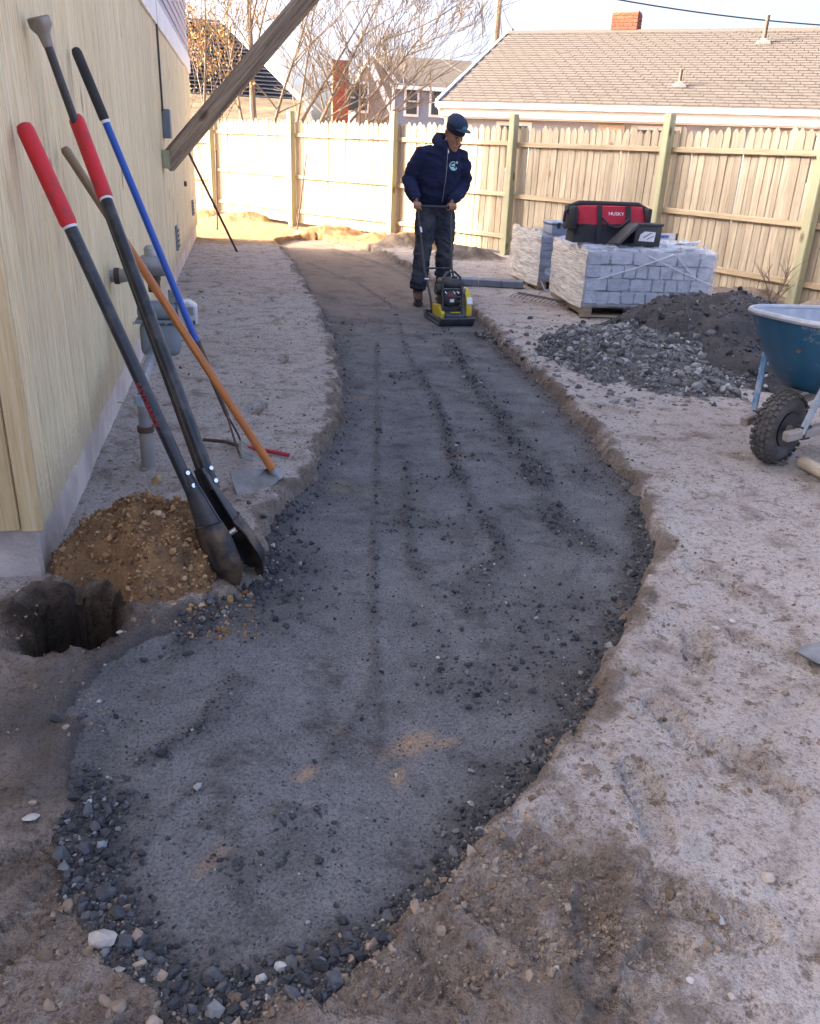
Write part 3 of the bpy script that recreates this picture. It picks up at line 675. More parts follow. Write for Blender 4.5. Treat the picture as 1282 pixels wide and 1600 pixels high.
heap('gravel_heap', 'spread heap of pale grey crushed stone in front of the wrapped granite', 'gravel heap', 3.00, 5.75, 0.90, 1.12, 0.25, M_GREYHEAP, 320, M_PALEGRAVEL, 20000, 0.0085, nx=140)
def scoop(X, Y, z): return z * (1 - 0.55 * sm(0.75, 0.2, np.hypot((X - 0.05) / 0.8, (Y + 0.75) / 0.8)))
heap('stone_dust_heap', 'scooped out heap of dark fine stone dust behind the blue wheelbarrow', 'gravel heap', 3.80, 5.95, 1.15, 1.35, 0.55, M_DARKHEAP, 340, M_GRAVEL, 6000, 0.009, shape=scoop, nx=140)

# ------------------------------------------------------------------ house on the left
WX, WY0, WY1, WZ0, WZ1 = -0.66, 2.58, 14.0, 0.20, 2.27
house = thing('timber_sided_house', 'house with new vertical pine boards, white band and lilac siding beside the path', 'house', (WX, WY0, 0))
def H(v): return Vector(v) - Vector((WX, WY0, 0))
MB().box(H((WX - 0.03 - 4.3, (WY0 + WY1) / 2 + 0.02, -0.15)), (8.6, WY1 - WY0 - 0.06, 0.78)).build('foundation', M_CONC, house, bevel=0.01)
# inner shell behind the boards
MB().box(H((-5.0, (WY0 + WY1) / 2, 2.5)), (8.62, WY1 - WY0 - 0.06, 4.5)).build('wall', M_VINYL, house)
# vertical boards of the long wall: built around their own base so that the grain runs up
bw, gap = 0.143, 0.0035
bm_ = MB().box((0, 0, (WZ1 - WZ0) / 2), (0.022, bw - gap, WZ1 - WZ0)).mesh('board', bevel=0.0022)
n = int((WY1 - WY0 - 0.02) / bw)
for i in range(n):
    o = obj('board', bm_, M_BOARD, house); o.location = H((WX - 0.011 + random.uniform(-.0012, .0012), WY0 + 0.025 + bw * (i + .5), WZ0 + random.uniform(-.004, .004)))
# boards of the near end wall and the corner board
cb = MB().box((0, 0, (WZ1 - WZ0) / 2), (0.062, 0.024, WZ1 - WZ0)).build('corner_board', M_CORNER, house, bevel=0.003)
cb.location = H((WX - 0.031 + 0.001, WY0 - 0.004, WZ0 - 0.003))
bm2 = MB().box((0, 0, (WZ1 - WZ0) / 2), (0.20 - 0.006, 0.022, WZ1 - WZ0)).mesh('board', bevel=0.003)
for i in range(12):
    o = obj('board', bm2, M_CORNER, house); o.location = H((WX - 0.067 - 0.20 * (i + .5), WY0 + 0.012, WZ0 - 0.004 + random.uniform(-.003, .003)))
# white band and lap siding above
MB().box(H((WX + 0.004, (WY0 + WY1) / 2, 2.375)), (0.03, WY1 - WY0 + 0.03, 0.205)).build('white_band', M_WHITE, house, bevel=0.004)
MB().box(H((-4.8, WY0 - 0.006, 2.375)), (8.25, 0.03, 0.205)).build('white_band', M_WHITE, house, bevel=0.004)
lap = MB().prism([(0.0, 0.0), (0.022, 0.0), (0.006, 0.105), (0.0, 0.105)], (0, 0, 0), (1, 0, 0), (0, 0, 1), (0, 1, 0), WY1 - WY0).mesh('lap_siding')
for i in range(22):
    o = obj('lap_siding', lap, M_VINYL, house); o.location = H((WX - 0.014, (WY0 + WY1) / 2, 2.48 + 0.102 * i))
MB().prism([(-4.5, 0.0), (4.5, 0.0), (0, 1.5)], H((-5.0, (WY0 + WY1) / 2, 4.72)), (1, 0, 0), (0, 0, 1), (0, 1, 0), WY1 - WY0 + 0.5).build('roof', pm('dark_shingle', (0.09, 0.088, 0.092), (0.06, 0.058, 0.06), 20, 0.9), house)
# unseen wing added to shade the foreground, further left and reaching past the viewer
MB().box(H((-6.5, -2.6, 1.65)), (5.2, 10.2, 3.3)).build('added_wing_wall', M_VINYL, house)
MB().prism([(-2.9, 0.0), (2.9, 0.0), (0, 1.0)], H((-6.5, -2.6, 3.28)), (1, 0, 0), (0, 0, 1), (0, 1, 0), 10.6).build('added_wing_roof', MATS['dark_shingle'], house)
# fittings on the wall
MB().tube([H((WX + 0.012, 8.45, z)) for z in (1.60, 2.0, 2.4, 3.2)], 0.010, 6).build('conduit', M_DARKMET, house)
MB().box(H((WX + 0.035, 8.55, 1.50)), (0.07, 0.18, 0.24)).build('junction_box', M_METER, house, bevel=0.006)
for (y, z, w, h) in ((9.2, 0.45, 0.20, 0.24), (12.6, 0.52, 0.20, 0.20)):
    vb = MB().box(H((WX + 0.012, y, z)), (0.026, w, h)).build('vent', M_METER, house, bevel=0.004)
    for k in range(4): MB().box(H((WX + 0.029, y, z - h * .32 + k * h * .21)), (0.008, w * .8, h * .09)).build('louvre', M_DARKMET, vb)
MB().tube([H((WX - 0.01, 11.1, 0.89)), H((WX + 0.03, 11.1, 0.89))], 0.03, 8).build('pipe_stub', M_RUST, house)

# diagonal timber brace
p0 = Vector((WX + 0.02, 8.25, 1.16)); p1 = atY(486, -10, 8.1); ext = p0 + (p1 - p0) * 1.35
brace = thing('timber_brace', 'weathered grey timber brace rising diagonally from the pine wall', 'timber', p0)
d = (ext - p0); bx = MB().box((0, 0, d.length / 2), (0.150, 0.150, d.length))
bo = bx.build('brace', M_BEAM, brace, bevel=0.007); bo.rotation_mode = 'QUATERNION'; bo.rotation_quaternion = d.to_track_quat('Z', 'Y')
MB().box((0.012, 0.0, 0.05), (0.06, 0.20, 0.15)).build('bearing_block', M_POST, brace, bevel=0.004)

# ------------------------------------------------------------------ fence
FP = [(5.9, 8.15), (5.2, 10.22), (3.97, 12.5), (2.55, 14.5), (1.02, 16.4), (-0.45, 18.35)]
PZ = [0.0, 0.0, 0.0, 0.03, 0.03, 0.06]
FH = 1.72
def picket_mesh(w, h, t=0.018):
    return MB().prism([(-w / 2, 0), (w / 2, 0), (w / 2, h - 0.055), (w * 0.12, h), (-w * 0.12, h), (-w / 2, h - 0.055)], (0, 0, 0), (1, 0, 0), (0, 0, 1), (0, 1, 0), t).mesh('picket', bevel=0.002)
PK = [picket_mesh(0.103, FH + random.uniform(-.012, .012)) for _ in range(5)]
def fence_panel(a, b, za, zb, label, n=None, drop=0.0, rails=True):
    a, b = Vector((*a, za)), Vector((*b, zb)); u = (b - a); L = u.length; ang = math.atan2(u.y, u.x)
    root = thing('stockade_fence', label, 'fence', a, ang, 'stockade fence lengths')
    n = n or max(1, round(L / 0.108)); st = L / n
    for i in range(n):
        o = obj('picket', random.choice(PK), M_PICKET, root)
        o.location = (st * (i + .5), 0, 0.03 + (zb - za) * (i + .5) / n - drop); o.scale = (st / 0.108 * random.uniform(.95, 1.005), 1, random.uniform(.985, 1.012)); o.rotation_euler = (random.uniform(-.006, .006), random.uniform(-.006, .006), 0)
        if random.random() < .5: o.rotation_euler.z = math.pi
    if rails:
        for z in (0.24, 0.83, 1.52):
            MB().box((L / 2, SIDE * 0.028, z + (za + zb) / 2 - za - drop), (L - 0.06, 0.038, 0.062)).build('rail', M_RAIL, root, bevel=0.006)
    return root
SIDE = -1   # rails and posts on the yard side
labels = ['shaded length of fence at the right edge, beside the bare shrub', 'shaded length of fence behind the red tool bag', 'half shaded length of fence right behind the worker with the shadow edge on it',
          'sunlit length of fence directly left of the worker with a bent rod leaning on it', 'sunlit length of fence left of the tall post, behind the soil mounds']
seq = [(6.55, 5.9)] + FP
for i in range(5):
    # panels run from left to right as seen from the yard so that local -y faces the yard
    fence_panel(FP[i + 1], FP[i], PZ[i + 1], PZ[i], labels[i])
fence_panel((5.9, 8.15), (6.6, 5.85), 0, 0, 'short shaded length of fence running out of the picture at the right')
fence_panel((-2.1, 19.6), (-0.47, 18.45), 0.0, 0.0, 'lower length of fence in the gap between the house corner and the sunlit fence', drop=0.14)
plabels = ['fence post at the right edge, leaning beside the bare shrub', 'greenish fence post rising behind the tool bag', 'greenish fence post right of the worker behind the rear pallet',
           'sunlit yellow fence post just left of the worker', 'sunlit yellow fence post farthest left, tallest over its pickets', 'fence post at the far left end of the sunlit fence']
pmesh = MB().box((0, 0, 1.0), (0.105, 0.105, 2.2)).mesh('fence_post', bevel=0.008)
for i, (x, y) in enumerate(FP):
    a = Vector(FP[max(i - 1, 0)]) - Vector(FP[min(i + 1, 5)]); ang = math.atan2(a.y, a.x)
    o = obj('fence_post', pmesh, M_POST); nrm = Vector((math.sin(ang), -math.cos(ang)))
    o.location = (x + nrm.x * 0.10, y + nrm.y * 0.10, PZ[i] - 0.19); o.rotation_euler = (random.uniform(-.01, .01), random.uniform(-.012, .012), ang)
    tag(o, plabels[i], 'fence post', 'fence posts')
# rods leaning on the fence
def rod(name, label, cat, pts, r, mat, n=7):
    o = MB().tube([Vector(p) - Vector(pts[0]) for p in pts], r, n).build(name, mat); o.location = pts[0]; return tag(o, label, cat)
f3 = Vector((*FP[3], 0)); f4 = Vector((*FP[4], 0)); uf = (f3 - f4).normalized(); nf = Vector((uf.y, -uf.x, 0)).normalized()
if nf.y > 0: nf = -nf
q = f4 + uf * 0.52 + nf * 0.55
rod('bent_rod', 'thin bent rod standing against the sunlit fence', 'rod', [q + Vector((-.03, 0, 0.04)), q + uf * .10 + Vector((0, 0, .02)), q + uf * .09 - nf * 0.03 + Vector((0, 0, .12)), q + uf * .03 - nf * .2 + Vector((0, 0, .7)), q - uf * .05 - nf * .38 + Vector((0, 0, 1.24))], 0.014, M_RUST)
rod('digging_bar', 'dark steel bar leaning on the far end of the pine wall', 'steel bar', [gp(371, 394), atX(287, 222, WX + .02)], 0.016, M_RUST)
rod('stake', 'thin stake standing at the far corner of the pine wall', 'stake', [Vector((-.40, 15.2, 0)), Vector((-.36, 15.25, 1.25))], 0.014, M_RUST)

# ------------------------------------------------------------------ neighbour's low house with the big shingle roof
E0 = Vector((4.31, 19.45, 2.4)); U = Vector((0.825, -0.565, 0)).normalized(); N = Vector((0.565, 0.825, 0)).normalized(); RUN, RISE, LEN = 4.4, 1.80, 15.0
nh = thing('shingle_roof_house', 'low house with a long brown shingle roof and white gutter behind the fence', 'house', (E0.x, E0.y, 0), math.atan2(U.y, U.x))
# local: x along the eave, y inward, z up
M_SHING = pm('brown_shingle', (0.090, 0.075, 0.066), (0.066, 0.056, 0.050), 30, 0.92, rand=0.12, bump=0.3, bscale=200)
M_NWALL = pm('blue_grey_clapboard', (0.30, 0.31, 0.36), (0.27, 0.28, 0.33), 5, 0.8)
M_TAN = pm('tan_shutter', (0.50, 0.40, 0.30), (0.44, 0.35, 0.27), 5, 0.8)
M_GLASS, gnt, gb = nodes_mat('window_glass'); gb.inputs['Base Color'].default_value = (0.05, 0.06, 0.07, 1); gb.inputs['Roughness'].default_value = 0.08
M_BRICK = pm('chimney_brick', (0.27, 0.075, 0.034), (0.18, 0.05, 0.025), 12, 0.9, rand=0.18)
M_MORTAR = pm('mortar', (0.22, 0.19, 0.165), (0.17, 0.15, 0.13), 20, 0.95)
slope = math.atan2(RISE, RUN); SL = math.hypot(RUN, RISE)
MB().prism([(-0.02, -0.06), (RUN, RISE - 0.06), (RUN, RISE), (-0.02, 0.0)], (LEN / 2, 0, 2.4), (0, 1, 0), (0, 0, 1), (1, 0, 0), LEN).build('roof', M_SHING, nh)
MB().prism([(RUN, RISE - 0.06), (2 * RUN, -0.06), (2 * RUN, 0.0), (RUN, RISE)], (LEN / 2, 0, 2.4), (0, 1, 0), (0, 0, 1), (1, 0, 0), LEN).build('roof_rear', M_SHING, nh)
roof = [o for o in nh.children if o.name.startswith('roof')][0]
rows = 30; expo = SL / rows; tabw = 0.27
tab = MB().prism([(-0.005, 0.004), (expo * 1.05, 0.002), (expo * 1.05, 0.007), (-0.005, 0.022)], (0, 0, 0), (0, 1, 0), (0, 0, 1), (1, 0, 0), tabw - 0.012).mesh('shingle')
rest = MB(); cnt = 0
cs, sn = math.cos(slope), math.sin(slope); Rm = Matrix.Rotation(slope, 3, 'X')
for r_ in range(rows):
    s = expo * r_
    for k in range(int(LEN / tabw) + 1):
        x = tabw * (k + .5) - (r_ % 3) * tabw / 3
        if x < tabw * .4 or x > LEN - tabw * .4: continue
        pos = Vector((x, s * cs, 2.4 + s * sn + random.uniform(0, .003)))
        if x < 9.2 and cnt < 300 and r_ < 11:
            o = obj('shingle', tab, M_SHING, roof); o.location = pos; o.rotation_euler = (slope, 0, 0); cnt += 1
        else:
            zz = random.uniform(0, .004)
            rest.add([pos + Rm @ (Vector(v.co) + Vector((0, 0, zz))) for v in tab.vertices], [tuple(p.vertices) for p in tab.polygons])
ro = rest.build('shingles', M_SHING, nh, smooth=0); ro['kind'] = 'stuff'
MB().prism([(-.09, -.03), (.09, -.03), (0, .05)], (LEN / 2, RUN, 2.4 + RISE + .02), (0, 1, 0), (0, 0, 1), (1, 0, 0), LEN).build('ridge_cap', M_SHING, nh)
MB().prism([(-.13, 0.0), (-.15, .10), (-.01, .10), (-.01, 0.0)], (LEN / 2, -.02, 2.27), (0, 1, 0), (0, 0, 1), (1, 0, 0), LEN + .06).build('gutter', M_WHITE, nh, bevel=.012)
MB().box((LEN / 2, .06, 2.19), (LEN, .10, .16)).build('fascia', M_WHITE, nh, bevel=.006)
MB().box((LEN / 2, .26, 2.10), (LEN, .34, .03)).build('soffit', M_WHITE, nh)
MB().box((LEN / 2 + .15, RUN, 1.0), (LEN - .3, 2 * RUN - .8, 2.16)).build('wall', M_NWALL, nh)
MB().prism([(.4, 0), (2 * RUN - .4, 0), (RUN, RISE - .18)], (.18, 0, 2.08), (0, 1, 0), (0, 0, 1), (1, 0, 0), .3).build('gable', M_NWALL, nh)
MB().prism([(-.10, -.10), (RUN, RISE - .08), (RUN, RISE + .03), (-.10, .02)], (-.03, 0, 2.4), (0, 1, 0), (0, 0, 1), (1, 0, 0), .05).build('rake_board', M_WHITE, nh)
MB().tube([(.02, -.08, 2.30), (.02, .1, 2.18), (.05, .36, 2.05), (.05, .37, .2)], .04, 8).build('downspout', M_WHITE, nh)
for (x, w) in ((4.6, 1.0), (7.9, 1.1), (1.6, .8)):
    wn = MB().box((x, .41, 1.55), (w, .06, 1.0)).build('window', M_WHITE, nh, bevel=.008)
    MB().box((x - w * .22, .377, 1.55), (w * .36, .02, .84)).build('pane', M_GLASS, wn); MB().box((x + w * .22, .377, 1.55), (w * .36, .02, .84)).build('pane', M_GLASS, wn)
for x in (3.7, 6.9, 9.6): MB().box((x, .385, 1.55), (.55, .04, 1.0)).build('shutter', M_TAN, nh, bevel=.008)
def chimney(parent, cx, cy, z0, z1, wx, wy, name='chimney', course=0.075, bl=0.21):
    ch = MB().box((cx, cy, (z0 + z1) / 2), (wx - .016, wy - .016, z1 - z0)).build(name, M_MORTAR, parent)
    bmx = MB().box((0, 0, 0), (bl - .012, .05, course - .012)).mesh('brick', bevel=.004)
    nrow = int((z1 - z0) / course)
    for r_ in range(nrow):
        z = z0 + course * (r_ + .5)
        for (face, L, rz) in (('f', wx, 0), ('l', wy, math.pi / 2), ('r', wy, math.pi / 2)):
            nb = max(1, round(L / bl)); st = L / nb
            for k in range(nb + (r_ % 2)):
                t = -L / 2 + st * (k + .5) - (st / 2 if r_ % 2 else 0)
                t = max(-L / 2 + st * .25, min(L / 2 - st * .25, t)); sx = (.5 if r_ % 2 and k in (0, nb) else 1) * st / bl
                o = obj('brick', bmx, M_BRICK, ch)
                o.location = (cx + t, cy - wy / 2 + .02, z) if face == 'f' else (cx + (-wx / 2 + .02 if face == 'l' else wx / 2 - .02), cy + t, z)
                o.rotation_euler = (0, 0, rz); o.scale = (sx, 1, 1)
    return ch
chimney(nh, 2.9, RUN + .25, 2.4 + RISE - .25, 2.4 + RISE + .46, .62, .55)
for (x, y, h, r_) in ((6.15, 3.55, .55, .045), (4.85, .95, .33, .032)):
    z = 2.4 + y * RISE / RUN
    vp = MB().tube([(x, y, z - .1), (x, y, z + h)], r_, 10).build('vent_pipe', M_RUST, nh)
    MB().tube([(x, y - .04, z - .02), (x, y, z + .03), (x, y + .01, z + .10)], [.17, .12, r_ + .01], 10).build('flashing', M_WHITE, vp)

# ------------------------------------------------------------------ grey two storey house far behind
GY = 52.0
gh = thing('grey_gabled_house', 'grey two storey house with white trimmed windows and tall brick chimney far behind the fence', 'house', (0, GY, 0))
M_GSHAKE = pm('grey_shake', (0.27, 0.235, 0.22), (0.19, 0.165, 0.155), 4, 0.9, stretch=(1, 1, 4), detail=8)
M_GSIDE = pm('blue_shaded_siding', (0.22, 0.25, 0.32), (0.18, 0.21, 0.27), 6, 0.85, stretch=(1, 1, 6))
M_FARROOF = pm('far_roof', (0.10, 0.083, 0.070), (0.075, 0.063, 0.054), 5, 0.9)
def LG(px, py, Y=GY): return atY(px, py, Y) - Vector((0, GY, 0))
c0 = LG(616, 150); ex0, ex1 = LG(616, 130).x, LG(712, 130).x; ez = LG(618, 134).z
# main block, eave side towards the viewer
MB().box(((ex0 + ex1) / 2 + .8, 3.0, ez / 2), (ex1 - ex0 + 1.6, 6, ez)).build('wall', M_GSIDE, gh)
MB().prism([(-.35, -.12), (3.0, 1.65), (6.35, -.12), (6.35, 0), (3.0, 1.78), (-.35, 0)], ((ex0 + ex1) / 2 + .7, 0, ez), (0, 1, 0), (0, 0, 1), (1, 0, 0), ex1 - ex0 + 1.9).build('roof', M_FARROOF, gh)
MB().box(((ex0 + ex1) / 2 + .7, -.36, ez - .06), (ex1 - ex0 + 1.9, .06, .2)).build('eave_board', M_WHITE, gh)
# left gable face, turned to the sun, with lower sloping roof edge
gl, gr = LG(556, 150).x, ex0
MB().box(((gl + gr) / 2, 2.2, ez / 2), (gr - gl - .02, 4.2, ez)).build('shake_wall', M_GSHAKE, gh)
MB().prism([(0, 0), (gr - gl, 0), (gr - gl, .05), (LG(590, 112).x - gl, 1.30), (LG(575, 112).x - gl, 1.30)], (gl, 1.2, ez), (1, 0, 0), (0, 0, 1), (0, 1, 0), 2.0).build('gable', M_GSHAKE, gh)
MB().bar(Vector((LG(575, 110).x, .06, ez + 1.32)), Vector((gr + .1, .06, 3.1)), .30, .10, up=(0, 1, 0)).build('rake_board', M_WHITE, gh)
MB().bar(Vector((LG(585, 108).x, .02, ez + 1.55)), Vector((gr + .25, .02, ez + .10)), .16, .12, up=(0, 1, 0)).build('rake_board', M_WHITE, gh)
MB().box((gr - .02, -.04, ez / 2 + 1.2), (.16, .12, ez - 2.4)).build('corner_board', M_WHITE, gh)
for (px, py, w, h) in ((643, 158, .62, 1.35), (682, 160, .62, 1.30), (551, 152, .55, 1.35), (566, 152, .55, 1.35)):
    p = LG(px, py); wn = MB().box((p.x, -.05, p.z), (w + .24, .14, h + .24)).build('window', M_WHITE, gh)
    MB().box((p.x, -.14, p.z + h * .26), (w, .06, h * .46)).build('pane', M_GLASS, wn); MB().box((p.x, -.14, p.z - h * .26), (w, .06, h * .46)).build('pane', M_GLASS, wn)
ct = LG(533, 97, 50.0)
chimney(gh, ct.x, -1.6, 2.0, ct.z, .86, .7, course=.16, bl=.42)
MB().box((ct.x, -1.6, ct.z + .05), (1.0, .84, .12)).build('chimney_cap', M_BRICK, gh)

# ------------------------------------------------------------------ dark gambrel house at left behind the fence
DY = 30.0
dh = thing('dark_roof_house', 'house with steep dark shingle roof and lower mossy porch roof behind the left fence', 'house', (0, DY, 0))
M_DSH = pm('slate_shingle', (0.085, 0.092, 0.12), (0.06, 0.065, 0.085), 14, 0.85, stretch=(1, 1, 3), rand=0.12)
M_MOSS = pm('mossy_shingle', (0.17, 0.13, 0.075), (0.08, 0.06, 0.04), 5, 0.95, stretch=(.5, 1, 1), rand=0.2)
def LD(px, py, Y=DY): return atY(px, py, Y) - Vector((0, DY, 0))
a, b, c, e = LD(250, -60), LD(405, 62), LD(492, 178), LD(210, 190)
# steep front slope: courses of shingle laid as long overlapping strips
top, bot = LD(330, 15).z, LD(480, 172).z
nst = 22
for i in range(nst):
    t0 = i / nst; z = bot + (top - bot) * t0
    xr = LD(488, 172).x + (LD(345, 12).x - LD(488, 172).x) * t0
    hh = (top - bot) / nst
    MB().prism([(0, 0), (-.03, .0), (.30, hh * 1.15), (.33, hh * 1.15)], ((xr - 9) / 2 , .55 + 1.6 * t0, z), (0, 1, 0), (0, 0, 1), (1, 0, 0), xr + 9).build('shingle_course', M_DSH, dh)
MB().box((-3.6, 4.5, bot / 2), (11.0, 7.0, bot)).build('wall', M_GSIDE, dh)
MB().prism([(-9, 0), (LD(488, 172).x - .1, 0), (LD(345, 12).x - .1, top - bot), (-9, top - bot)], (0, 2.6, bot), (1, 0, 0), (0, 0, 1), (0, 1, 0), .8).build('roof', M_DSH, dh)
MB().bar(Vector((LD(488, 172).x + .03, .5, bot)), Vector((LD(345, 12).x + .03, 2.1, top)), .16, .12, up=(0, 1, 0)).build('rake_board', M_WHITE, dh)
pt, pb = LD(400, 152).z, LD(400, 205).z
for i in range(7):
    z = pb + (pt - pb) * i / 7
    MB().prism([(0, 0), (-.03, 0.0), (.40, (pt - pb) / 7 * 1.2), (.43, (pt - pb) / 7 * 1.2)], (-3.7 + LD(478, 160).x / 2, -2.2 + .38 * i, z), (0, 1, 0), (0, 0, 1), (1, 0, 0), LD(478, 160).x + 7.4).build('porch_shingle_course', M_MOSS, dh)
MB().box((-3.7 + LD(478, 160).x / 2, -.8, pb / 2), (LD(478, 160).x + 7.2, 2.4, pb - .04)).build('porch_wall', M_GSIDE, dh)
MB().bar(Vector((LD(472, 158).x, -1.3, 2.55)), Vector((LD(497, 186).x, -1.3, 1.5)), .12, .1, up=(0, 1, 0)).build('rake_board', M_WHITE, dh)

# ------------------------------------------------------------------ utility pole and wires
up_ = thing('utility_pole', 'bare wooden utility pole rising behind the shingle roof', 'utility pole', (10.65, 38.0, 0))
MB().tube([(0, 0, 0), (.02, 0, 5), (.12, 0, 11)], [.17, .15, .11], 10).build('pole', M_OLDWOOD, up_)
MB().tube([(-.35, 0, 4.35), (.1, -.1, 4.5)], .07, 6).build('splice_case', M_BLACK, up_)
def wire(label, a, b, sag, r=0.02):
    pts = [Vector(a).lerp(Vector(b), t / 24) - Vector((0, 0, sag * 4 * (t / 24) * (1 - t / 24))) for t in range(25)]
    o = MB().tube(pts, r, 5).build('overhead_wire', M_BLACK); return tag(o, label, 'wire', 'overhead wires')
wire('long overhead wire crossing the sky above the shingle roof at upper right', atY(700, -60, 30), atY(1500, 45, 30), .5, .025)
wire('thin wire running from the pole down to the left behind the branches', (10.6, 38, 4.55), atY(560, 118, 45), .4, .015)
wire('wire rising from the branches to the top edge of the picture', atY(600, 60, 34), atY(760, -30, 34), .3, .018)
wire('drooping service wire right of the utility pole', (10.7, 38, 7.4), atY(838, 48, 26), .6, .022)
wire('curled service wire close beside the utility pole', (10.75, 38, 7.2), atY(802, 45, 27), .9, .022)
wire('lower wire from the pole to the left with small clips', (10.4, 38, 4.2), atY(690, 92, 45), .1, .03)

# ------------------------------------------------------------------ trees
M_BARK = pm('pale_bark', (0.20, 0.155, 0.11), (0.13, 0.10, 0.075), 12, 0.9, stretch=(1, 1, .25), bump=.4, bscale=50)
M_LEAF = pm('autumn_leaf', (0.50, 0.27, 0.06), (0.36, 0.20, 0.06), 2, 0.7)
RMIN = 0.0075
def grow(mb, p, d, r, L, depth, rr, tips, bend=0.10, droop=0.0):
    pts = [p.copy()]; rs = [r]; n = 5
    q = p.copy(); dd = d.normalized()
    for i in range(n):
        dd = (dd + Vector((rr.uniform(-1, 1), rr.uniform(-1, 1), rr.uniform(-.5, .8))) * bend + Vector((0, 0, droop))).normalized()
        q = q + dd * (L / n); pts.append(q.copy()); rs.append(max(r * (1 - .62 * (i + 1) / n), RMIN))
    mb.tube(pts, rs, 6 if r > .02 else 4, cap=False)
    tips.append((pts, rs))
    if depth == 0: return
    for k in range(rr.choice((2, 3, 3, 4))):
        t = rr.uniform(.25, 1.0); i = min(int(t * n), n - 1); base = pts[i].lerp(pts[i + 1], t * n - i)
        ax = Vector((rr.uniform(-1, 1), rr.uniform(-1, 1), rr.uniform(-.2, 1)))
        nd = (dd * .75 + ax.normalized() * .62).normalized()
        grow(mb, base, nd, max(rs[i] * .55, .005), L * rr.uniform(.45, .68), depth - 1, rr, tips, bend, droop)
def tree(name, label, base, stems, seed, depth, leaves=0, lmat=None, lbox=None):
    rr = random.Random(seed); root = thing(name, label, 'tree', base)
    tm, cm = MB(), MB(); tips = []
    for (d, r, L) in stems:
        d = Vector(d).normalized(); pts = [Vector((0, 0, -.1))]; rs = [r * 1.1]; q = Vector((0, 0, 0))
        dd = d
        for i in range(7):
            dd = (dd + Vector((rr.uniform(-1, 1), rr.uniform(-1, 1), rr.uniform(-1, 1))) * .05).normalized()
            q = q + dd * L / 7; pts.append(q.copy()); rs.append(r * (1 - .8 * (i + 1) / 7))
        tm.tube(pts, rs, 8, cap=False)
        for k in range(11):
            t = rr.uniform(.28, 1.0); i = min(int(t * 7), 6); base_ = pts[i + 0].lerp(pts[min(i + 1, 7)], t * 7 - i)
            ax = Vector((rr.uniform(-1, 1), rr.uniform(-.8, .8), rr.uniform(-.2, .9))).normalized()
            grow(cm, base_, dd * .6 + ax * .75, max(rs[i] * .5, .008), L * rr.uniform(.22, .42), depth, rr, tips)
    tm.build('trunk', M_BARK, root); cm.build('crown', M_BARK, root)
    if leaves:
        lm = MB()
        for _ in range(leaves):
            pts, rs = rr.choice(tips); p = pts[rr.randint(1, len(pts) - 1)] + Vector((rr.gauss(0, .07), rr.gauss(0, .07), rr.gauss(0, .07)))
            if lbox and not (lbox[0] < p.x < lbox[1] and p.z > lbox[2]): continue
            R = Euler((rr.uniform(0, 6), rr.uniform(0, 6), rr.uniform(0, 6))).to_matrix(); s = rr.uniform(.025, .05)
            lm.add([p + R @ Vector(v) * s for v in ((-1, 0, 0), (0, -.55, .12), (1.1, 0, 0), (0, .55, .12))], [(0, 1, 2), (0, 2, 3)])
        lo = lm.build('leaves', lmat or M_LEAF, root, smooth=0)
    return root
tree('bare_tree', 'bare many stemmed tree with a pale upright trunk behind the sunlit fence', (0.52, 27.0, 0), [((.02, 0, 1), .11, 8.5), ((.30, .1, 1), .065, 7.4), ((.62, .0, 1), .06, 7.0), ((-.25, .2, 1), .06, 6.5)], 4, 2, leaves=600, lbox=(-9, -.1, 3.2))
tree('bare_tree', 'bare wide spreading tree whose thin branches arch right across the sky', (1.55, 27.6, 0), [((.40, 0, 1), .075, 6.4), ((.85, .1, 1), .075, 6.8), ((1.35, -.1, 1), .07, 6.4), ((.1, 0, 1), .06, 5.6), ((.62, 0, 1), .06, 6.4), ((1.05, .1, .9), .06, 6.2)], 9, 3)
tree('autumn_tree', 'small tree with thin orange brown leaves against the dark roof at upper left', (-1.0, 26.4, 0), [((.05, 0, 1), .06, 5.6), ((.28, 0, 1), .045, 5.0), ((-.3, 0, 1), .045, 5.0)], 14, 2, leaves=2600)
tree('bare_tree', 'faint bare treetop far behind the grey house', (14.6, 90.0, 0), [((.0, 0, 1), .14, 7.5), ((.3, 0, 1), .1, 6.5), ((-.3, 0, 1), .1, 6.5)], 21, 2)

# ------------------------------------------------------------------ long tools leaning on the wall
def tool(name, label, cat, tip, top, xhint):
    tip, top = Vector(tip), Vector(top); z = (top - tip).normalized(); x = Vector(xhint); x = (x - z * x.dot(z)).normalized(); y = z.cross(x)
    o = thing(name, label, cat); o.matrix_world = Matrix.Translation(tip) @ Matrix((x, y, z)).transposed().to_4x4()
    return o, (top - tip).length
def curve_pts(f, n): return [f(i / n) for i in range(n + 1)]

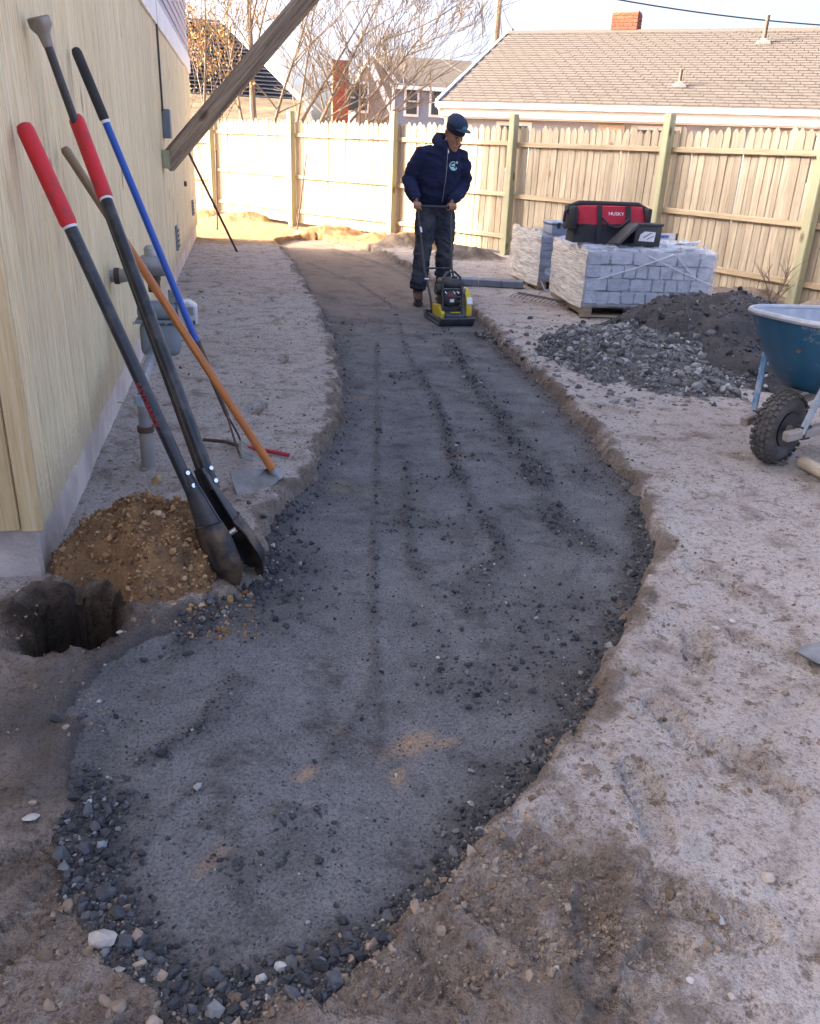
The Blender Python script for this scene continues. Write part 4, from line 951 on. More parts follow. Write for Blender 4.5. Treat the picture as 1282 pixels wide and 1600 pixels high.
# post hole digger
tipL = gp(392, 902); tipL.z = -0.02
topL = atX(33, 193, WX + 0.03); hin = atY(322, 760, 2.66)
dg, L = tool('post_hole_digger', 'clamshell post hole digger with black handles and red grips leaning on the wall', 'digger', tipL, topL, (0.62, -0.78, 0))
inv = dg.matrix_world.inverted()
def D(p): return inv @ Vector(p)
def blade(parent, side, name='blade'):
    """curved scoop: an arc wall in plan that narrows to a rounded point, open towards the other blade"""
    rows = []
    for i in range(15):
        t = i / 14; z = 0.0 + 0.225 * t
        w = 0.090 * (0.28 + 0.72 * math.sin(min(1, t * 2.4) * math.pi / 2)) * (1.0 if t < .75 else 1 - .25 * (t - .75) / .25)
        dep = 0.058 * (0.25 + 0.75 * min(1, t * 3))
        row = []
        for k in range(13):
            a = math.pi * (k / 12 - .5)
            row.append(Vector((math.sin(a) * w, side * (0.012 + (math.cos(a)) * dep - 0.012 * (1 - t)), z)))
        rows.append(row)
    inner = [[p * 1.0 + Vector((-p.x * .04, -side * .004, 0)) for p in r] for r in rows]
    m = MB().sheet(rows).sheet(inner)
    nr, nc = 15, 13
    rim = [rows[i][0] for i in range(nr)] + [rows[-1][k] for k in range(1, nc)] + [rows[i][-1] for i in range(nr - 2, -1, -1)] + [rows[0][k] for k in range(nc - 2, 0, -1)]
    m.tube(rim, .0028, 5, closed=True)
    return m.build(name, M_BLADE, parent, smooth=50)
def socket(parent, side):
    m = MB()
    rows = []
    for i in range(8):
        t = i / 7; z = .21 + .215 * t; w = .066 * (1 - t) + .026 * t; dp = .055 * (1 - t) + .018 * t
        rows.append([Vector((math.sin(math.pi * (k / 10 - .5)) * w, side * (.012 + math.cos(math.pi * (k / 10 - .5)) * dp), z)) for k in range(11)])
    m.sheet(rows).sheet([[p + Vector((0, -side * .004, 0)) for p in r] for r in rows])
    m.tube([r[0] for r in rows], .004, 5); m.tube([r[-1] for r in rows], .004, 5)
    return m.build('socket', M_DARKMET, parent, smooth=50)
b1 = blade(dg, 1); b2 = blade(dg, -1)
for b_ in (b1, b2): b_.location = (0, 0, 0)
for b_, th, off in ((b1, rad(10), Vector((0, 0, 0))), (b2, rad(-9), Vector((0, -.02, .02)))):
    b_.rotation_euler = (th, 0, 0); b_.location = off + Vector((0, .215 * math.sin(th), .215 * (1 - math.cos(th))))
# handles
hb1 = Vector((0, .035, .36)); hb2 = Vector((0, -.045, .38))
s1 = socket(dg, 1); s2 = socket(dg, -1); s2.location = (0, -.02, .02)
topR = Vector((-.545, 3.30, 1.425)); tl, tR = Vector((0, .005, L)), D(topR)
for (a, t_, nm) in ((hb2, tl, 'a'), (hb1, tR, 'b')):
    u_ = (t_ - a).normalized(); ln = (t_ - a).length
    MB().tube([a - u_ * .02, a + u_ * (ln - .30)], .0205, 14).build('handle', M_TUBE, dg)
    MB().tube([a + u_ * (ln - .31), a + u_ * (ln - .30), a + u_ * (ln - .02), a + u_ * (ln - .005), a + u_ * ln], [.0225, .026, .026, .021, .010], 14).build('grip', M_RED, dg)
    MB().tube([a + u_ * (ln - .318), a + u_ * (ln - .310)], .0215, 14).build('ring', M_WHITEP, dg)
    for zz in (.01, .055):
        p = a + u_ * zz; MB().tube([p + Vector((-.034, 0, 0)), p + Vector((.034, 0, 0))], .0075, 8).build('bolt', M_CHROME, dg)
MB().tube([(.074, -.03, .20), (.092, -.01, .205)], .010, 10).build('pivot_bolt', M_CHROME, dg)
MB().tube([(-.074, -.03, .20), (-.092, -.01, .205)], .010, 10).build('pivot_bolt', M_CHROME, dg)
# worn red print running along the near handle
def text(body, size, mat, parent, mw, ext=0.0006):
    cu = bpy.data.curves.new('lettering', 'FONT'); cu.body = body; cu.size = size; cu.extrude = ext; cu.align_x = 'CENTER'; cu.align_y = 'CENTER'; cu.resolution_u = 2
    o = bpy.data.objects.new('lettering', cu); C.objects.link(o)
    dpg = bpy.context.evaluated_depsgraph_get(); me = bpy.data.meshes.new_from_object(o.evaluated_get(dpg)); bpy.data.objects.remove(o); bpy.data.curves.remove(cu)
    me.materials.clear(); me.materials.append(mat); o = bpy.data.objects.new('lettering', me); C.objects.link(o)
    o.parent = parent; o.matrix_basis = mw
    return o
u_ = (tl - hb2).normalized(); pc = hb2 + u_ * 0.30
view = (D((0, 0, CAM_H)) - pc); view = (view - u_ * view.dot(u_)).normalized(); side_ = u_.cross(view)
nrm = (view * .75 - side_ * .66).normalized() if (dg.matrix_world.to_3x3() @ side_).x > 0 else (view * .75 + side_ * .66).normalized()
yy = nrm.cross(-u_)
text('RAZORBACK', .026, M_REDPAINT, dg, Matrix.Translation(pc + nrm * .0207) @ Matrix((-u_, yy, nrm)).transposed().to_4x4())

# tamping bar
tp = gp(316, 748); tb, L = tool('tamping_bar', 'long steel tamping bar with a flared grey head, between the red grips', 'steel bar', tp, atX(62, 34, WX + .05), (0.7, -0.7, 0))
MB().tube([(0, 0, 0), (0, 0, .03), (0, 0, .42)], [(.006, .022), (.012, .018), (.0135, .0135)], 8).build('chisel_end', M_RUST, tb)
MB().tube([(0, 0, .415), (0, 0, L - .06)], .0142, 10).build('shaft', M_DARKMET, tb)
MB().tube([(0, 0, L - .07), (0, 0, L - .035), (0, 0, L - .012), (0, 0, L + .012), (0, 0, L + .016)], [.016, .020, .036, .036, .030], 14).build('head', M_STEEL, tb)

# garden rake, blue handle
base_ = gp(377, 702, .055); wt = atX(117, 74, WX + .03); tp = base_ + (wt - base_).normalized() * .085; rk, L = tool('garden_rake', 'steel garden rake with a blue handle and black grip leaning on the wall', 'rake', tp, atX(117, 74, WX + .03), (0.05, -1, 0))
MB().tube([(0, 0, L - .28), (0, 0, L - .275), (0, 0, L - .02), (0, 0, L - .005), (0, 0, L)], [.017, .0205, .0205, .016, .008], 12).build('grip', M_BLACKGRIP, rk)
MB().tube([(0, 0, L - .292), (0, 0, L - .281)], .0185, 12).build('ring', M_WHITEP, rk)
MB().tube([(0, 0, .40), (0, 0, L - .29)], .0155, 12).build('handle', M_BLUE, rk)
MB().tube([(0, 0, .08), (0, 0, .30), (0, 0, .34), (0, 0, .44)], [.009, .0125, .0165, .0165], 10).build('ferrule', M_RUST, rk)
for s_ in (-1, 1):
    MB().tube([(0, 0, .10), (s_ * .03, 0, .07), (s_ * .10, .0, .02), (s_ * .17, .0, -.03), (s_ * .185, .0, -.075)], .0048, 6).build('bow', M_RUST, rk)
inv = rk.matrix_world.inverted()
hd = MB().bar((-.195, 0, -.08), (.195, 0, -.08), .012, .02).build('rake_bar', M_STEEL, rk)
dn = (inv.to_3x3() @ Vector((.90, .05, -.45))).normalized()
for k in range(15):
    x = -.19 + .38 * k / 14
    b0 = Vector((x, 0, -.08)); MB().tube([b0, b0 + dn * .03 + Vector((0, 0, -.004)), b0 + dn * .062], [.0045, .004, .0025], 5).build('tine', M_STEEL, rk)

# grub hoe, orange handle
tp = gp(432, 742, .03); ho, L = tool('grub_hoe', 'grub hoe with an orange varnished handle and wide worn steel blade', 'hoe', tp, atX(100, 230, WX + .03), (0.8, -0.6, 0))
MB().tube([(0, 0, .0), (0, 0, .25), (0, 0, L - .28)], [(.021, .017), (.0185, .016), (.0165, .0165)], 12).build('handle', M_ORANGE, ho)
MB().tube([(0, 0, L - .285), (0, 0, L - .06), (0, 0, L - .012), (0, 0, L)], [.0166, .0172, .0185, .012], 12).build('handle_end', M_OLDWOOD, ho)
MB().tube([(0, 0, -.02), (0, 0, .035)], [(.029, .024), (.027, .022)], 12).build('eye', M_STEEL, ho)
inv = ho.matrix_world.inverted()
B = [gp(430, 738, .02), gp(436, 728, .05), gp(358, 735, .07), gp(372, 774, .005), gp(412, 768, .005)]
B = [gp(434, 725, .055), gp(415, 733, .06), gp(388, 735, .065), gp(359, 736, .07), gp(364, 755, .035), gp(371, 774, .004), gp(395, 772, .004), (gp(420, 764, .008)), gp(434, 752, .02)]
Bl = [inv @ p for p in B]; nb = len(Bl); cen = sum(Bl, Vector()) / nb; nn = (Bl[3] - Bl[0]).cross(Bl[5] - Bl[0]).normalized()
m = MB().add([p + nn * .0025 for p in Bl] + [cen + nn * .0025] + [p - nn * .0025 for p in Bl] + [cen - nn * .0025],
    [(i, (i + 1) % nb, nb) for i in range(nb)] + [(nb + 1 + (i + 1) % nb, nb + 1 + i, 2 * nb + 1) for i in range(nb)] + [(i, nb + 1 + i, nb + 1 + (i + 1) % nb, (i + 1) % nb) for i in range(nb)])
m.build('blade', M_STEEL, ho, smooth=50)

# red rod on the ground
ro_ = MB()
pts = [gp(318, 687, .02), gp(352, 690, .025), gp(378, 698, .022), gp(410, 703, .02), gp(452, 711, .015)]
rod_ = thing('red_marker_rod', 'thin red rod with a rusty end lying behind the rake', 'rod', pts[0])
MB().tube([p - pts[0] for p in pts[2:]], .0105, 8).build('painted_length', M_REDPAINT, rod_); MB().tube([p - pts[0] for p in pts[:3]], .009, 8).build('bare_end', M_RUST, rod_)

# ------------------------------------------------------------------ gas meter
gm = thing('gas_meter', 'grey gas meter with galvanised pipes standing by the pine wall behind the tools', 'gas meter', gp(233, 728))
o_ = gm.location.copy()
def Gm(x, y, z): return Vector((x, y, z)) - o_
rx, ry = o_.x, o_.y
MB().tube([Gm(rx, ry, -.1), Gm(rx, ry, .17)], .032, 12).build('riser_sleeve', pm('dusty_pipe', (.36, .31, .26), (.26, .24, .225), 9, .7), gm)
MB().tube([Gm(rx, ry, .165), Gm(rx, ry, .19)], .037, 12).build('collar', M_RUST, gm)
MB().tube([Gm(rx, ry, .19), Gm(rx, ry, .30)], .028, 12).build('riser', M_GALV, gm)
MB().tube([Gm(rx, ry, .29), Gm(rx, ry, .335)], .040, 8).build('coupling', pm('pale_blue_paint', (.30, .38, .45), (.25, .32, .38), 9, .5), gm)
MB().tube([Gm(rx, ry, .33), Gm(rx, ry + .10, .38), Gm(rx, 4.26, .40)], .025, 10).build('inlet_pipe', M_GALV, gm)
mx, my, mz = -.415, 4.30, .49
body = MB().box(Gm(mx, my, mz - .035), (.19, .15, .17)).build('meter_body', M_METER, gm, bevel=.035, seg=3)
MB().box(Gm(mx, my, mz + .10), (.20, .14, .08)).build('meter_top', M_METER, gm, bevel=.03, seg=3)
MB().box(Gm(mx, my, mz + .055), (.22, .17, .016)).build('flange', M_METER, gm, bevel=.005)
for sx in (-.08, .08): MB().tube([Gm(mx + sx, my, mz + .14), Gm(mx + sx, my, mz + .20)], .030, 8).build('union_nut', M_GALV, gm)
for sx in (-.11, -.04, .04, .11): MB().tube([Gm(mx + sx, my - .098, mz + .055), Gm(mx + sx, my - .107, mz + .055)], .008, 6).build('screw', M_CHROME, gm)
ix = MB().prism([(-.045, -.06), (.045, -.06), (.045, .028), (.01, .052), (-.045, .052)], Gm(mx + .140, my - .02, mz + .10), (1, 0, 0), (0, 0, 1), (0, 1, 0), .11).build('index_box', pm('index_grey', (.46, .48, .52), (.38, .40, .43), 9, .4), gm, bevel=.006)
MB().box(Gm(mx + .145, my - .079, mz + .11), (.05, .006, .04)).build('dial_window', M_METER, ix, bevel=.002)
for k in (0, 1): MB().box(Gm(mx + .155 + k * .016, my - .078, mz + .055), (.008, .006, .018)).build('dial_mark', M_BLACK, ix)
MB().tube([Gm(mx - .08, my, mz + .19), Gm(mx - .08, my, mz + .27), Gm(mx - .06, my + .03, mz + .31)], .022, 10).build('outlet_pipe', M_GALV, gm)
rg = Vector((-.44, 4.42, .80))
MB().tube([Gm(rg.x, rg.y, .66), Gm(rg.x, rg.y, .74)], .030, 8).build('regulator_inlet', M_RUST, gm)
reg = MB().tube([Gm(rg.x - .06, rg.y, .79), Gm(rg.x - .05, rg.y, .79), Gm(rg.x + .0, rg.y, .79), Gm(rg.x + .06, rg.y, .79)], [.035, .045, .060, .052], 14).build('regulator', M_GALV, gm)
MB().tube([Gm(rg.x + .0, rg.y, .82), Gm(rg.x + .0, rg.y, .87), Gm(rg.x + .0, rg.y, .885)], [.036, .036, .022], 12).build('regulator_cap', M_GALV, reg)
MB().tube([Gm(rg.x, rg.y, .76), Gm(rg.x, rg.y, .715)], .035, 8).build('regulator_nut', M_RUST, gm)
e0 = Vector((WX, 4.52, .72)); 
MB().tube([Gm(*e0), Gm(e0.x + .05, e0.y, e0.z), Gm(e0.x + .09, e0.y - .01, e0.z + .01), Gm(e0.x + .115, e0.y - .02, e0.z + .05), Gm(rg.x - .08, rg.y + .03, .80)], [.032, .034, .036, .030, .024], 12).build('elbow_pipe', M_GALV, gm)
MB().tube([Gm(e0.x + .02, e0.y, e0.z), Gm(e0.x + .045, e0.y, e0.z)], .041, 12).build('elbow_collar', M_RUST, gm)
wpts = [gp(172, 628, .05), gp(195, 627, .07), gp(212, 634, .05), gp(221, 650, .03)]
o = MB().tube(curve_pts(lambda t: wpts[0] * (1 - t) ** 3 + wpts[1] * 3 * t * (1 - t) ** 2 + wpts[2] * 3 * t * t * (1 - t) + wpts[3] * t ** 3, 12), .0035, 5).build('tracer_wire', pm('yellow_wire', (.55, .47, .22), (.5, .42, .2), 5, .5))
tag(o, 'thin yellowish wire looping from the wall foot to the gas riser', 'wire')

# ------------------------------------------------------------------ blue wheelbarrow (front towards the viewer)
M_TRAY = pm('scuffed_blue_tray', (0.010, 0.088, 0.17), (0.014, 0.070, 0.13), 5, 0.42, bump=.1, bscale=40, detail=8)
m_, nt_, b_ = M_TRAY, M_TRAY.node_tree, M_TRAY.node_tree.nodes['Principled BSDF']
v_, _ = coords(nt_, rnd=False); old = b_.inputs['Base Color'].links[0].from_socket
splash = ramp(nt_, noise(nt_, v_, 9, 8, .72), [(.60, (0, 0, 0)), (.68, (1, 1, 1))]); nt_.links.new(mixc(nt_, mth(nt_, 'MULTIPLY', splash, .55), old, (.42, .43, .44)), b_.inputs['Base Color'])
M_RIMG = pm('grey_tray_rim', (.40, .41, .44), (.30, .31, .34), 12, .5, .1)
M_TYRE = pm('dusty_tyre', (.10, .09, .082), (.05, .047, .045), 12, .9, bump=.3, bscale=60)
M_STRUT = pm('worn_blue_strut', (.10, .22, .38), (.42, .45, .48), 7, .5, .2, lo=.42, hi=.58)
M_GREYWOOD = wood('grey_barrow_wood', (.34, .30, .27), (.27, .235, .21), (.20, .17, .15), axis=0, rand=0)
hd_ = Vector((-.965, -.262, 0)).normalized(); ax0 = Vector((2.675, 3.53, 0))
wb = thing('wheelbarrow', 'blue wheelbarrow with a fat knobbly tyre and grey wooden shafts at the right edge', 'wheelbarrow', ax0, math.atan2(hd_.y, hd_.x))
# local: x forward, y left, z up.
WR = .182
wheel = bpy.data.objects.new('wheel', None); C.objects.link(wheel); wheel.parent = wb; wheel.location = (.085, 0, WR); wheel.rotation_euler = (0, 0, rad(10))
ring = [(math.cos(a) * .124, 0, math.sin(a) * .124) for a in np.linspace(0, 2 * math.pi, 40, endpoint=False)]
ty = MB().tube(ring, [(.056, .052)] * 40, 14, closed=True, up=(0, 1, 0))
for k in range(30):
    for j, (yy_, rr_) in enumerate(((-.042, .168), (-.022, .178), (0, .180), (.022, .178), (.042, .168))):
        a = 2 * math.pi * (k + .5 * (j % 2)) / 30; c_ = Vector((math.cos(a) * rr_, yy_, math.sin(a) * rr_))
        ty.box(c_, (.010, .017, .020), Matrix.Rotation(-a, 3, 'Y') @ Matrix.Rotation(yy_ * 9, 3, 'Z'))
ty.build('tyre', M_TYRE, wheel, smooth=40)
MB().tube([(0, -.045, 0), (0, -.030, 0), (0, .030, 0), (0, .045, 0)], [.085, .070, .070, .085], 20).build('rim', M_DARKMET, wheel)
MB().tube([(0, -.14, 0), (0, .14, 0)], .012, 8).build('axle', M_STEEL, wheel)
MB().tube([(0, -.055, 0), (0, .055, 0)], .026, 10).build('hub', M_STEEL, wheel)
sh = MB().box((0, 0, 0), (1.62, .042, .048)).mesh('shaft', bevel=.006)
for s_ in (-1, 1):
    o = obj('shaft', sh, M_GREYWOOD, wb); o.location = (-.60, s_ * (.13 + .09), WR + .015 + .10); o.rotation_euler = (0, rad(8.0), s_ * rad(-6.5))
    MB().bar((.115, s_ * .150, .20), (.06, s_ * .20, .545), .034, .007, up=(1, 0, 0)).build('tray_brace', M_STRUT, wb)
    MB().box((.085, s_ * .137, WR + .02), (.06, .05, .07)).build('axle_bracket', M_DARKMET, wb, bevel=.006)
    MB().tube([(-.72, s_ * .24, .30), (-.78, s_ * .25, .02), (-.95, s_ * .25, .02), (-1.02, s_ * .26, .36)], .013, 8).build('leg', M_STRUT, wb)
def tray_ring(x0, x1, w, z0, z1, n=44, pw=3.2):
    out = []
    for k in range(n):
        a = 2 * math.pi * k / n; c_, s_ = math.cos(a), math.sin(a)
        ux = math.copysign(abs(c_) ** (2 / pw), c_); uy = math.copysign(abs(s_) ** (2 / pw), s_)
        fx = (x0 + x1) / 2 + ux * (x1 - x0) / 2; tfront = (fx - x0) / (x1 - x0)
        out.append(Vector((fx, uy * w / 2 * (1 - .22 * max(0, tfront - .35)), z0 + (z1 - z0) * tfront)))
    return out
lv = [tray_ring(-.62, .04, .40, .335, .375), tray_ring(-.66, .085, .45, .36, .415), tray_ring(-.78, .20, .60, .52, .58), tray_ring(-.86, .275, .70, .66, .735)]
rows = [[sum(lv[0], Vector()) / 44 for _ in range(45)]] + [r + [r[0]] for r in lv]
inn = [[p + Vector((0, 0, .008)) + (Vector((-.3, 0, p.z)) - p) * .012 for p in r] for r in rows]
MB().sheet(rows).sheet(inn).build('tray', M_TRAY, wb, smooth=60)
MB().sheet([[p + Vector((0, 0, .004)) + (Vector((-.3, 0, p.z)) - p) * .012 for p in r] for r in inn[1:]]).build('tray_lining', M_RIMG, wb, smooth=60)
MB().tube(lv[-1], (.015), 8, closed=True).build('rolled_rim', M_RIMG, wb)
for (x, y_, z) in ((.215, .12, .60), (.215, -.12, .60)): MB().tube([(x, y_, z), (x + .02, y_ * 1.02, z)], .009, 6).build('bolt', M_RUST, wb)

# wooden handle end and shovel blade coming in from the right edge
a_, b2_ = gp(1256, 722, .035), gp(1400, 800, .035)
hh = thing('wooden_handle', 'pale rounded wooden handle end poking in below the wheelbarrow', 'handle', a_)
dv = b2_ - a_; L = dv.length
o = MB().tube([(0, 0, -.02), (0, 0, -.012), (0, 0, 0), (0, 0, .14), (0, 0, L), (0, 0, 1.35)], [.018, .028, .033, .034, .030, .028], 12).build('shaft', M_PALEWOOD, hh); o.rotation_mode = 'QUATERNION'; o.rotation_quaternion = dv.to_track_quat('Z', 'Y')
rest_end = dv.normalized() * 1.35
MB().box(rest_end + Vector((0, 0, -.0)), (.05, .05, .05)).build('end_collar', M_STEEL, hh)
sp = gp(1252, 1028); s_rows = []
for i in range(13):
    t = i / 12; w = .115 * math.sin(min(1, t * 1.9 + .06) * math.pi / 2); row = []
    for k in range(11):
        u_ = k / 5 - 1; row.append(Vector((t * .29, u_ * w, .010 + .030 * u_ * u_ * min(1, t * 2) + .035 * t * t)))
    s_rows.append(row)
sv = thing('shovel', 'round steel shovel blade lying on the pale ground at the right edge', 'shovel', (sp.x - .01, sp.y + .01, .012), rad(-38))
MB().sheet(s_rows).sheet([[p - Vector((0, 0, .004)) for p in r] for r in s_rows]).build('blade', M_STEEL, sv, smooth=60)
MB().tube([(.26, 0, .055), (.36, 0, .062), (.48, 0, .07), (1.5, 0, .11)], [.030, .021, .019, .019], 10).build('handle', M_PALEWOOD, sv)

# ------------------------------------------------------------------ wrapped pallets
M_GRAN = pm('pale_granite', (.50, .51, .54), (.36, .37, .40), 16, .85, rand=.13, bump=.6, bscale=45, bdist=.012, detail=8)
def wrap_mat(name, opac, tint, lo=.25, st=5):
    m, nt, b = nodes_mat(name); v, _ = coords(nt, (1, 1, st), rnd=False)
    out = nt.nodes['Material Output']; tr_ = nt.nodes.new('ShaderNodeBsdfTransparent'); mx_ = nt.nodes.new('ShaderNodeMixShader')
    n1 = noise(nt, v, 6, 5, .65)
    f = ramp(nt, n1, [(.30, (opac * lo,) * 3), (.50, (opac * .85,) * 3), (.72, (min(1, opac * 1.4),) * 3)])
    v3, _ = coords(nt, (1, 1, st * 2.5), rnd=False)
    nt.links.new(ramp(nt, noise(nt, v3, 5, 6, .7), [(.38, tuple(c * .55 for c in tint)), (.50, tint), (.62, tuple(min(1, c * 1.15) for c in tint))]), b.inputs['Base Color']); b.inputs['Roughness'].default_value = .2; b.inputs['Specular IOR Level'].default_value = .8
    bumpn(nt, b, noise(nt, v, 14, 6, .75), 1.0, .014)
    nt.links.new(f, mx_.inputs[0]); nt.links.new(tr_.outputs[0], mx_.inputs[1]); nt.links.new(b.outputs[0], mx_.inputs[2]); nt.links.new(mx_.outputs[0], out.inputs[0])
    return m
M_WRAP = wrap_mat('stretch_wrap', .30, (.68, .78, .95)); M_WRAPC = wrap_mat('warm_lit_wrap', .90, (.88, .82, .73), .6, 9)  # cream tint paints fence bounce on left faces, blue tint the sky reflection
def pallet(root, W, Dp, z=0.0):
    p = bpy.data.objects.new('pallet', None); C.objects.link(p); p.parent = root
    for x in (0.05, W / 2, W - .05): MB().box((x, Dp / 2, .065 + z), (.09, Dp, .085)).build('stringer', M_PALLET, p, bevel=.004)
    for k in range(6):
        y = .05 + (Dp - .1) * k / 5; MB().box((W / 2, y, .117 + z), (W, .09, .018)).build('deck_board', M_PALLET, p, bevel=.003)
        if k % 2 == 0: MB().box((W / 2, y, .0125 + z), (W, .09, .018)).build('bottom_board', M_PALLET, p, bevel=.003)
    return p
def rough_block(w, d, h, seed):
    bm = bmesh.new(); bmesh.ops.create_cube(bm, size=1.0); bmesh.ops.subdivide_edges(bm, edges=bm.edges, cuts=2, use_grid_fill=True); r = random.Random(seed)
    for v in bm.verts:
        e = sum(abs(abs(c) - .5) < 1e-4 for c in v.co); k = 1 - .035 * max(0, e - 1)
        v.co = Vector((v.co.x * w * k + r.uniform(-.007, .007), v.co.y * d * k + r.uniform(-.007, .007), v.co.z * h * k + r.uniform(-.005, .005)))
    me = bpy.data.meshes.new('granite_block'); bm.to_mesh(me); bm.free(); me.polygons.foreach_set('use_smooth', [True] * len(me.polygons)); me.set_sharp_from_angle(angle=rad(40)); me.materials.append(M_GRAN); return me
GB = {k: [rough_block(k, .13, .111, 500 + i + int(k * 1000)) for i in range(3)] for k in (.105, .125, .215)}
def block_rows(root, W, Dp, rows, z0, hstep=.10, pattern=None):
    r = random.Random(3)
    for j in range(rows):
        z = z0 + hstep * (j + .5)
        big = (pattern or [0, 1, 0, 1, 1, 1, 1])[j % 7]
        for (ox, oy, L, rz) in ((0, 0, W, 0), (W, 0, Dp, math.pi / 2), (W, Dp, W, math.pi), (0, Dp, Dp, -math.pi / 2)):
            t = 0
            while t < L - .06:
                w = (.215 if big else .118) if L - t > .26 else L - t
                if r.random() < .25 and L - t > .26: w = .125
                key = min(GB, key=lambda q: abs(q - w))
                o = obj('granite_block', r.choice(GB[key]), None, root)
                cx_ = t + w / 2; c_, s_ = math.cos(rz), math.sin(rz); cy_ = .07 + r.uniform(-.008, .008)
                o.location = (ox + c_ * cx_ - s_ * cy_, oy + s_ * cx_ + c_ * cy_, z + r.uniform(-.004, .004)); o.rotation_euler = (r.uniform(-.03, .03), r.uniform(-.03, .03), rz + r.uniform(-.04, .04)); o.scale = (w / key * .95, 1, 1)
                t += w
def wrap_sheet(root, x0, x1, y0, y1, z0, z1, mat, name, off=.02, amp=.012, sides='lfrb', n=26, m_=22, slouch=0.0):
    """film stretched round the load: bulging skin just outside it"""
    P = {'l': ((x0 - off, y1 + off), (x0 - off, y0 - off)), 'f': ((x0 - off, y0 - off), (x1 + off, y0 - off)), 'r': ((x1 + off, y0 - off), (x1 + off, y1 + off)), 'b': ((x1 + off, y1 + off), (x0 - off, y1 + off))}
    for s_ in sides:
        (ax, ay), (bx_, by_) = P[s_]; rows = []
        dx, dy = bx_ - ax, by_ - ay; L = math.hypot(dx, dy); nx_, ny_ = dy / L, -dx / L
        zz = np.linspace(0, 1, m_); tt = np.linspace(0, 1, n); T, Z = np.meshgrid(tt, zz)
        q = amp * fbm(T * L * 1.3 + 7 * ord(s_), Z * (z1 - z0) * 7, .35, 3, ord(s_)) + amp * .8 * np.sin(T * math.pi)
        q = q + slouch * (1 - Z) * sm(.0, .5, np.sin(T * math.pi)) * (s_ == 'l')
        top = .02 * fbm(T * 3, Z * 0, .3, 2, 5)
        for i in range(m_): rows.append([Vector((ax + dx * T[i, j] + nx_ * q[i, j], ay + dy * T[i, j] + ny_ * q[i, j], z0 + (z1 - z0) * Z[i, j] + top[i, j] * Z[i, j])) for j in range(n)])
        MB().sheet(rows).build(name, mat, root, smooth=80)
# front pallet of granite
PAz = -.08
gpal = thing('granite_pallet', 'pallet of pale granite blocks bound in clear stretch wrap, in front', 'pallet load', (3.11, 7.40, 0), PAz)
pallet(gpal, 1.22, 1.12)
block_rows(gpal, 1.22, 1.12, 4, .128, .118)
MB().box((.61, .56, .32), (.94, .84, .36)).build('inner_blocks', M_GRAN, gpal)
r = random.Random(8)
for i in range(5):
    for j in range(7):
        if (i in (0, 4) or j in (0, 6)) and r.random() < .35: continue
        o = obj('granite_block', r.choice(GB[.215]), None, gpal); o.location = (.13 + .24 * i + r.uniform(-.02, .02), .09 + .155 * j + r.uniform(-.01, .01), .128 + .118 * 3.78); o.rotation_euler = (r.uniform(-.05, .05), r.uniform(-.05, .05), r.uniform(-.1, .1))
wrap_sheet(gpal, 0, 1.22, 0, 1.12, .10, .61, M_WRAP, 'stretch_wrap', sides='frb')
wrap_sheet(gpal, 0, 1.22, 0, 1.12, .09, .615, M_WRAPC, 'warm_lit_wrap', sides='l', amp=.010, slouch=.02, n=40, m_=40)
rows = [[Vector((-.02 + 1.26 * i / 24, -.02 + 1.16 * j / 24, .635 + .012 * math.sin(i * 1.3 + j * .7) + .02 * math.sin(j * 1.9) * math.sin(i * .9) - .02 * ((i in (0, 24)) or (j in (0, 24))))) for i in range(25)] for j in range(25)]
MB().sheet(rows).build('top_wrap', M_WRAP, gpal, smooth=80)
M_ROPE = pm('white_cord', (.66, .68, .72), (.55, .57, .60), 20, .6)
for (a, b) in (((.10, -.036, .36), (.80, -.038, .60)), ((.55, -.038, .58), (1.22, -.036, .33)), ((.80, -.038, .60), (1.08, -.038, .36))):
    MB().tube([a, ((a[0] + b[0]) / 2, a[1] - .01, (a[2] + b[2]) / 2 - .01), b], .0045, 6).build('twisted_film', M_ROPE, gpal)
mm = MB()
for k in range(5):
    t0 = [Vector((.93 + .07 * math.cos(a * 1.0 + k) + .02 * k, .10 + .07 * math.sin(a + k), .68 + .014 * math.sin(2 * a + k) + .005 * k)) for a in np.linspace(0, 6.0, 16)]
    mm.tube(t0, .008, 5)
mm.build('film_tail', M_ROPE, gpal)
bl = MB(); co, F = ico(2, 77, .5, .8); bl.add([(v[0] * .10 - .02, v[1] * .10 + 1.0, v[2] * .10 + .27) for v in co], [tuple(f) for f in F]); bl.build('wrap_bundle', M_WRAP, gpal, smooth=30)
# rear pallet of pavers
M_PAV = pm('blue_grey_paver', (.20, .22, .27), (.15, .165, .20), 14, .85, rand=.12, bump=.3, bscale=80)
rp = thing('paver_pallet', 'smaller wrapped pallet of blue grey pavers behind the granite, next to the fence post', 'pallet load', (3.22, 8.98, 0), math.atan2(.02, 1.0))
pallet(rp, 1.0, .95)
pvm = MB().box((0, 0, 0), (.19, .19, .072)).mesh('paver', bevel=.006)
for j in range(6):
    for i in range(5):
        for k in range(5):
            if i in (0, 4) or k in (0, 4) or j == 5:
                o = obj('paver', pvm, M_PAV, rp); o.location = (.10 + .20 * i + random.uniform(-.004, .004), .095 + .19 * k, .165 + .076 * j); o.rotation_euler = (0, 0, random.uniform(-.03, .03))
wrap_sheet(rp, 0, 1.0, 0, .95, .06, .63, M_WRAPC, 'warm_lit_wrap', sides='l', amp=.012, slouch=.02, n=40, m_=40)
wrap_sheet(rp, 0, 1.0, 0, .95, .10, .60, M_WRAP, 'stretch_wrap', sides='frb')
MB().tube([(.02, -.04, .10), (.06, -.06, .02), (.16, -.10, .004)], .008, 5).build('strap_end', M_ROPE, rp)
M_BLUEBOX = pm('blue_grey_case', (.24, .29, .38), (.19, .23, .31), 10, .5)
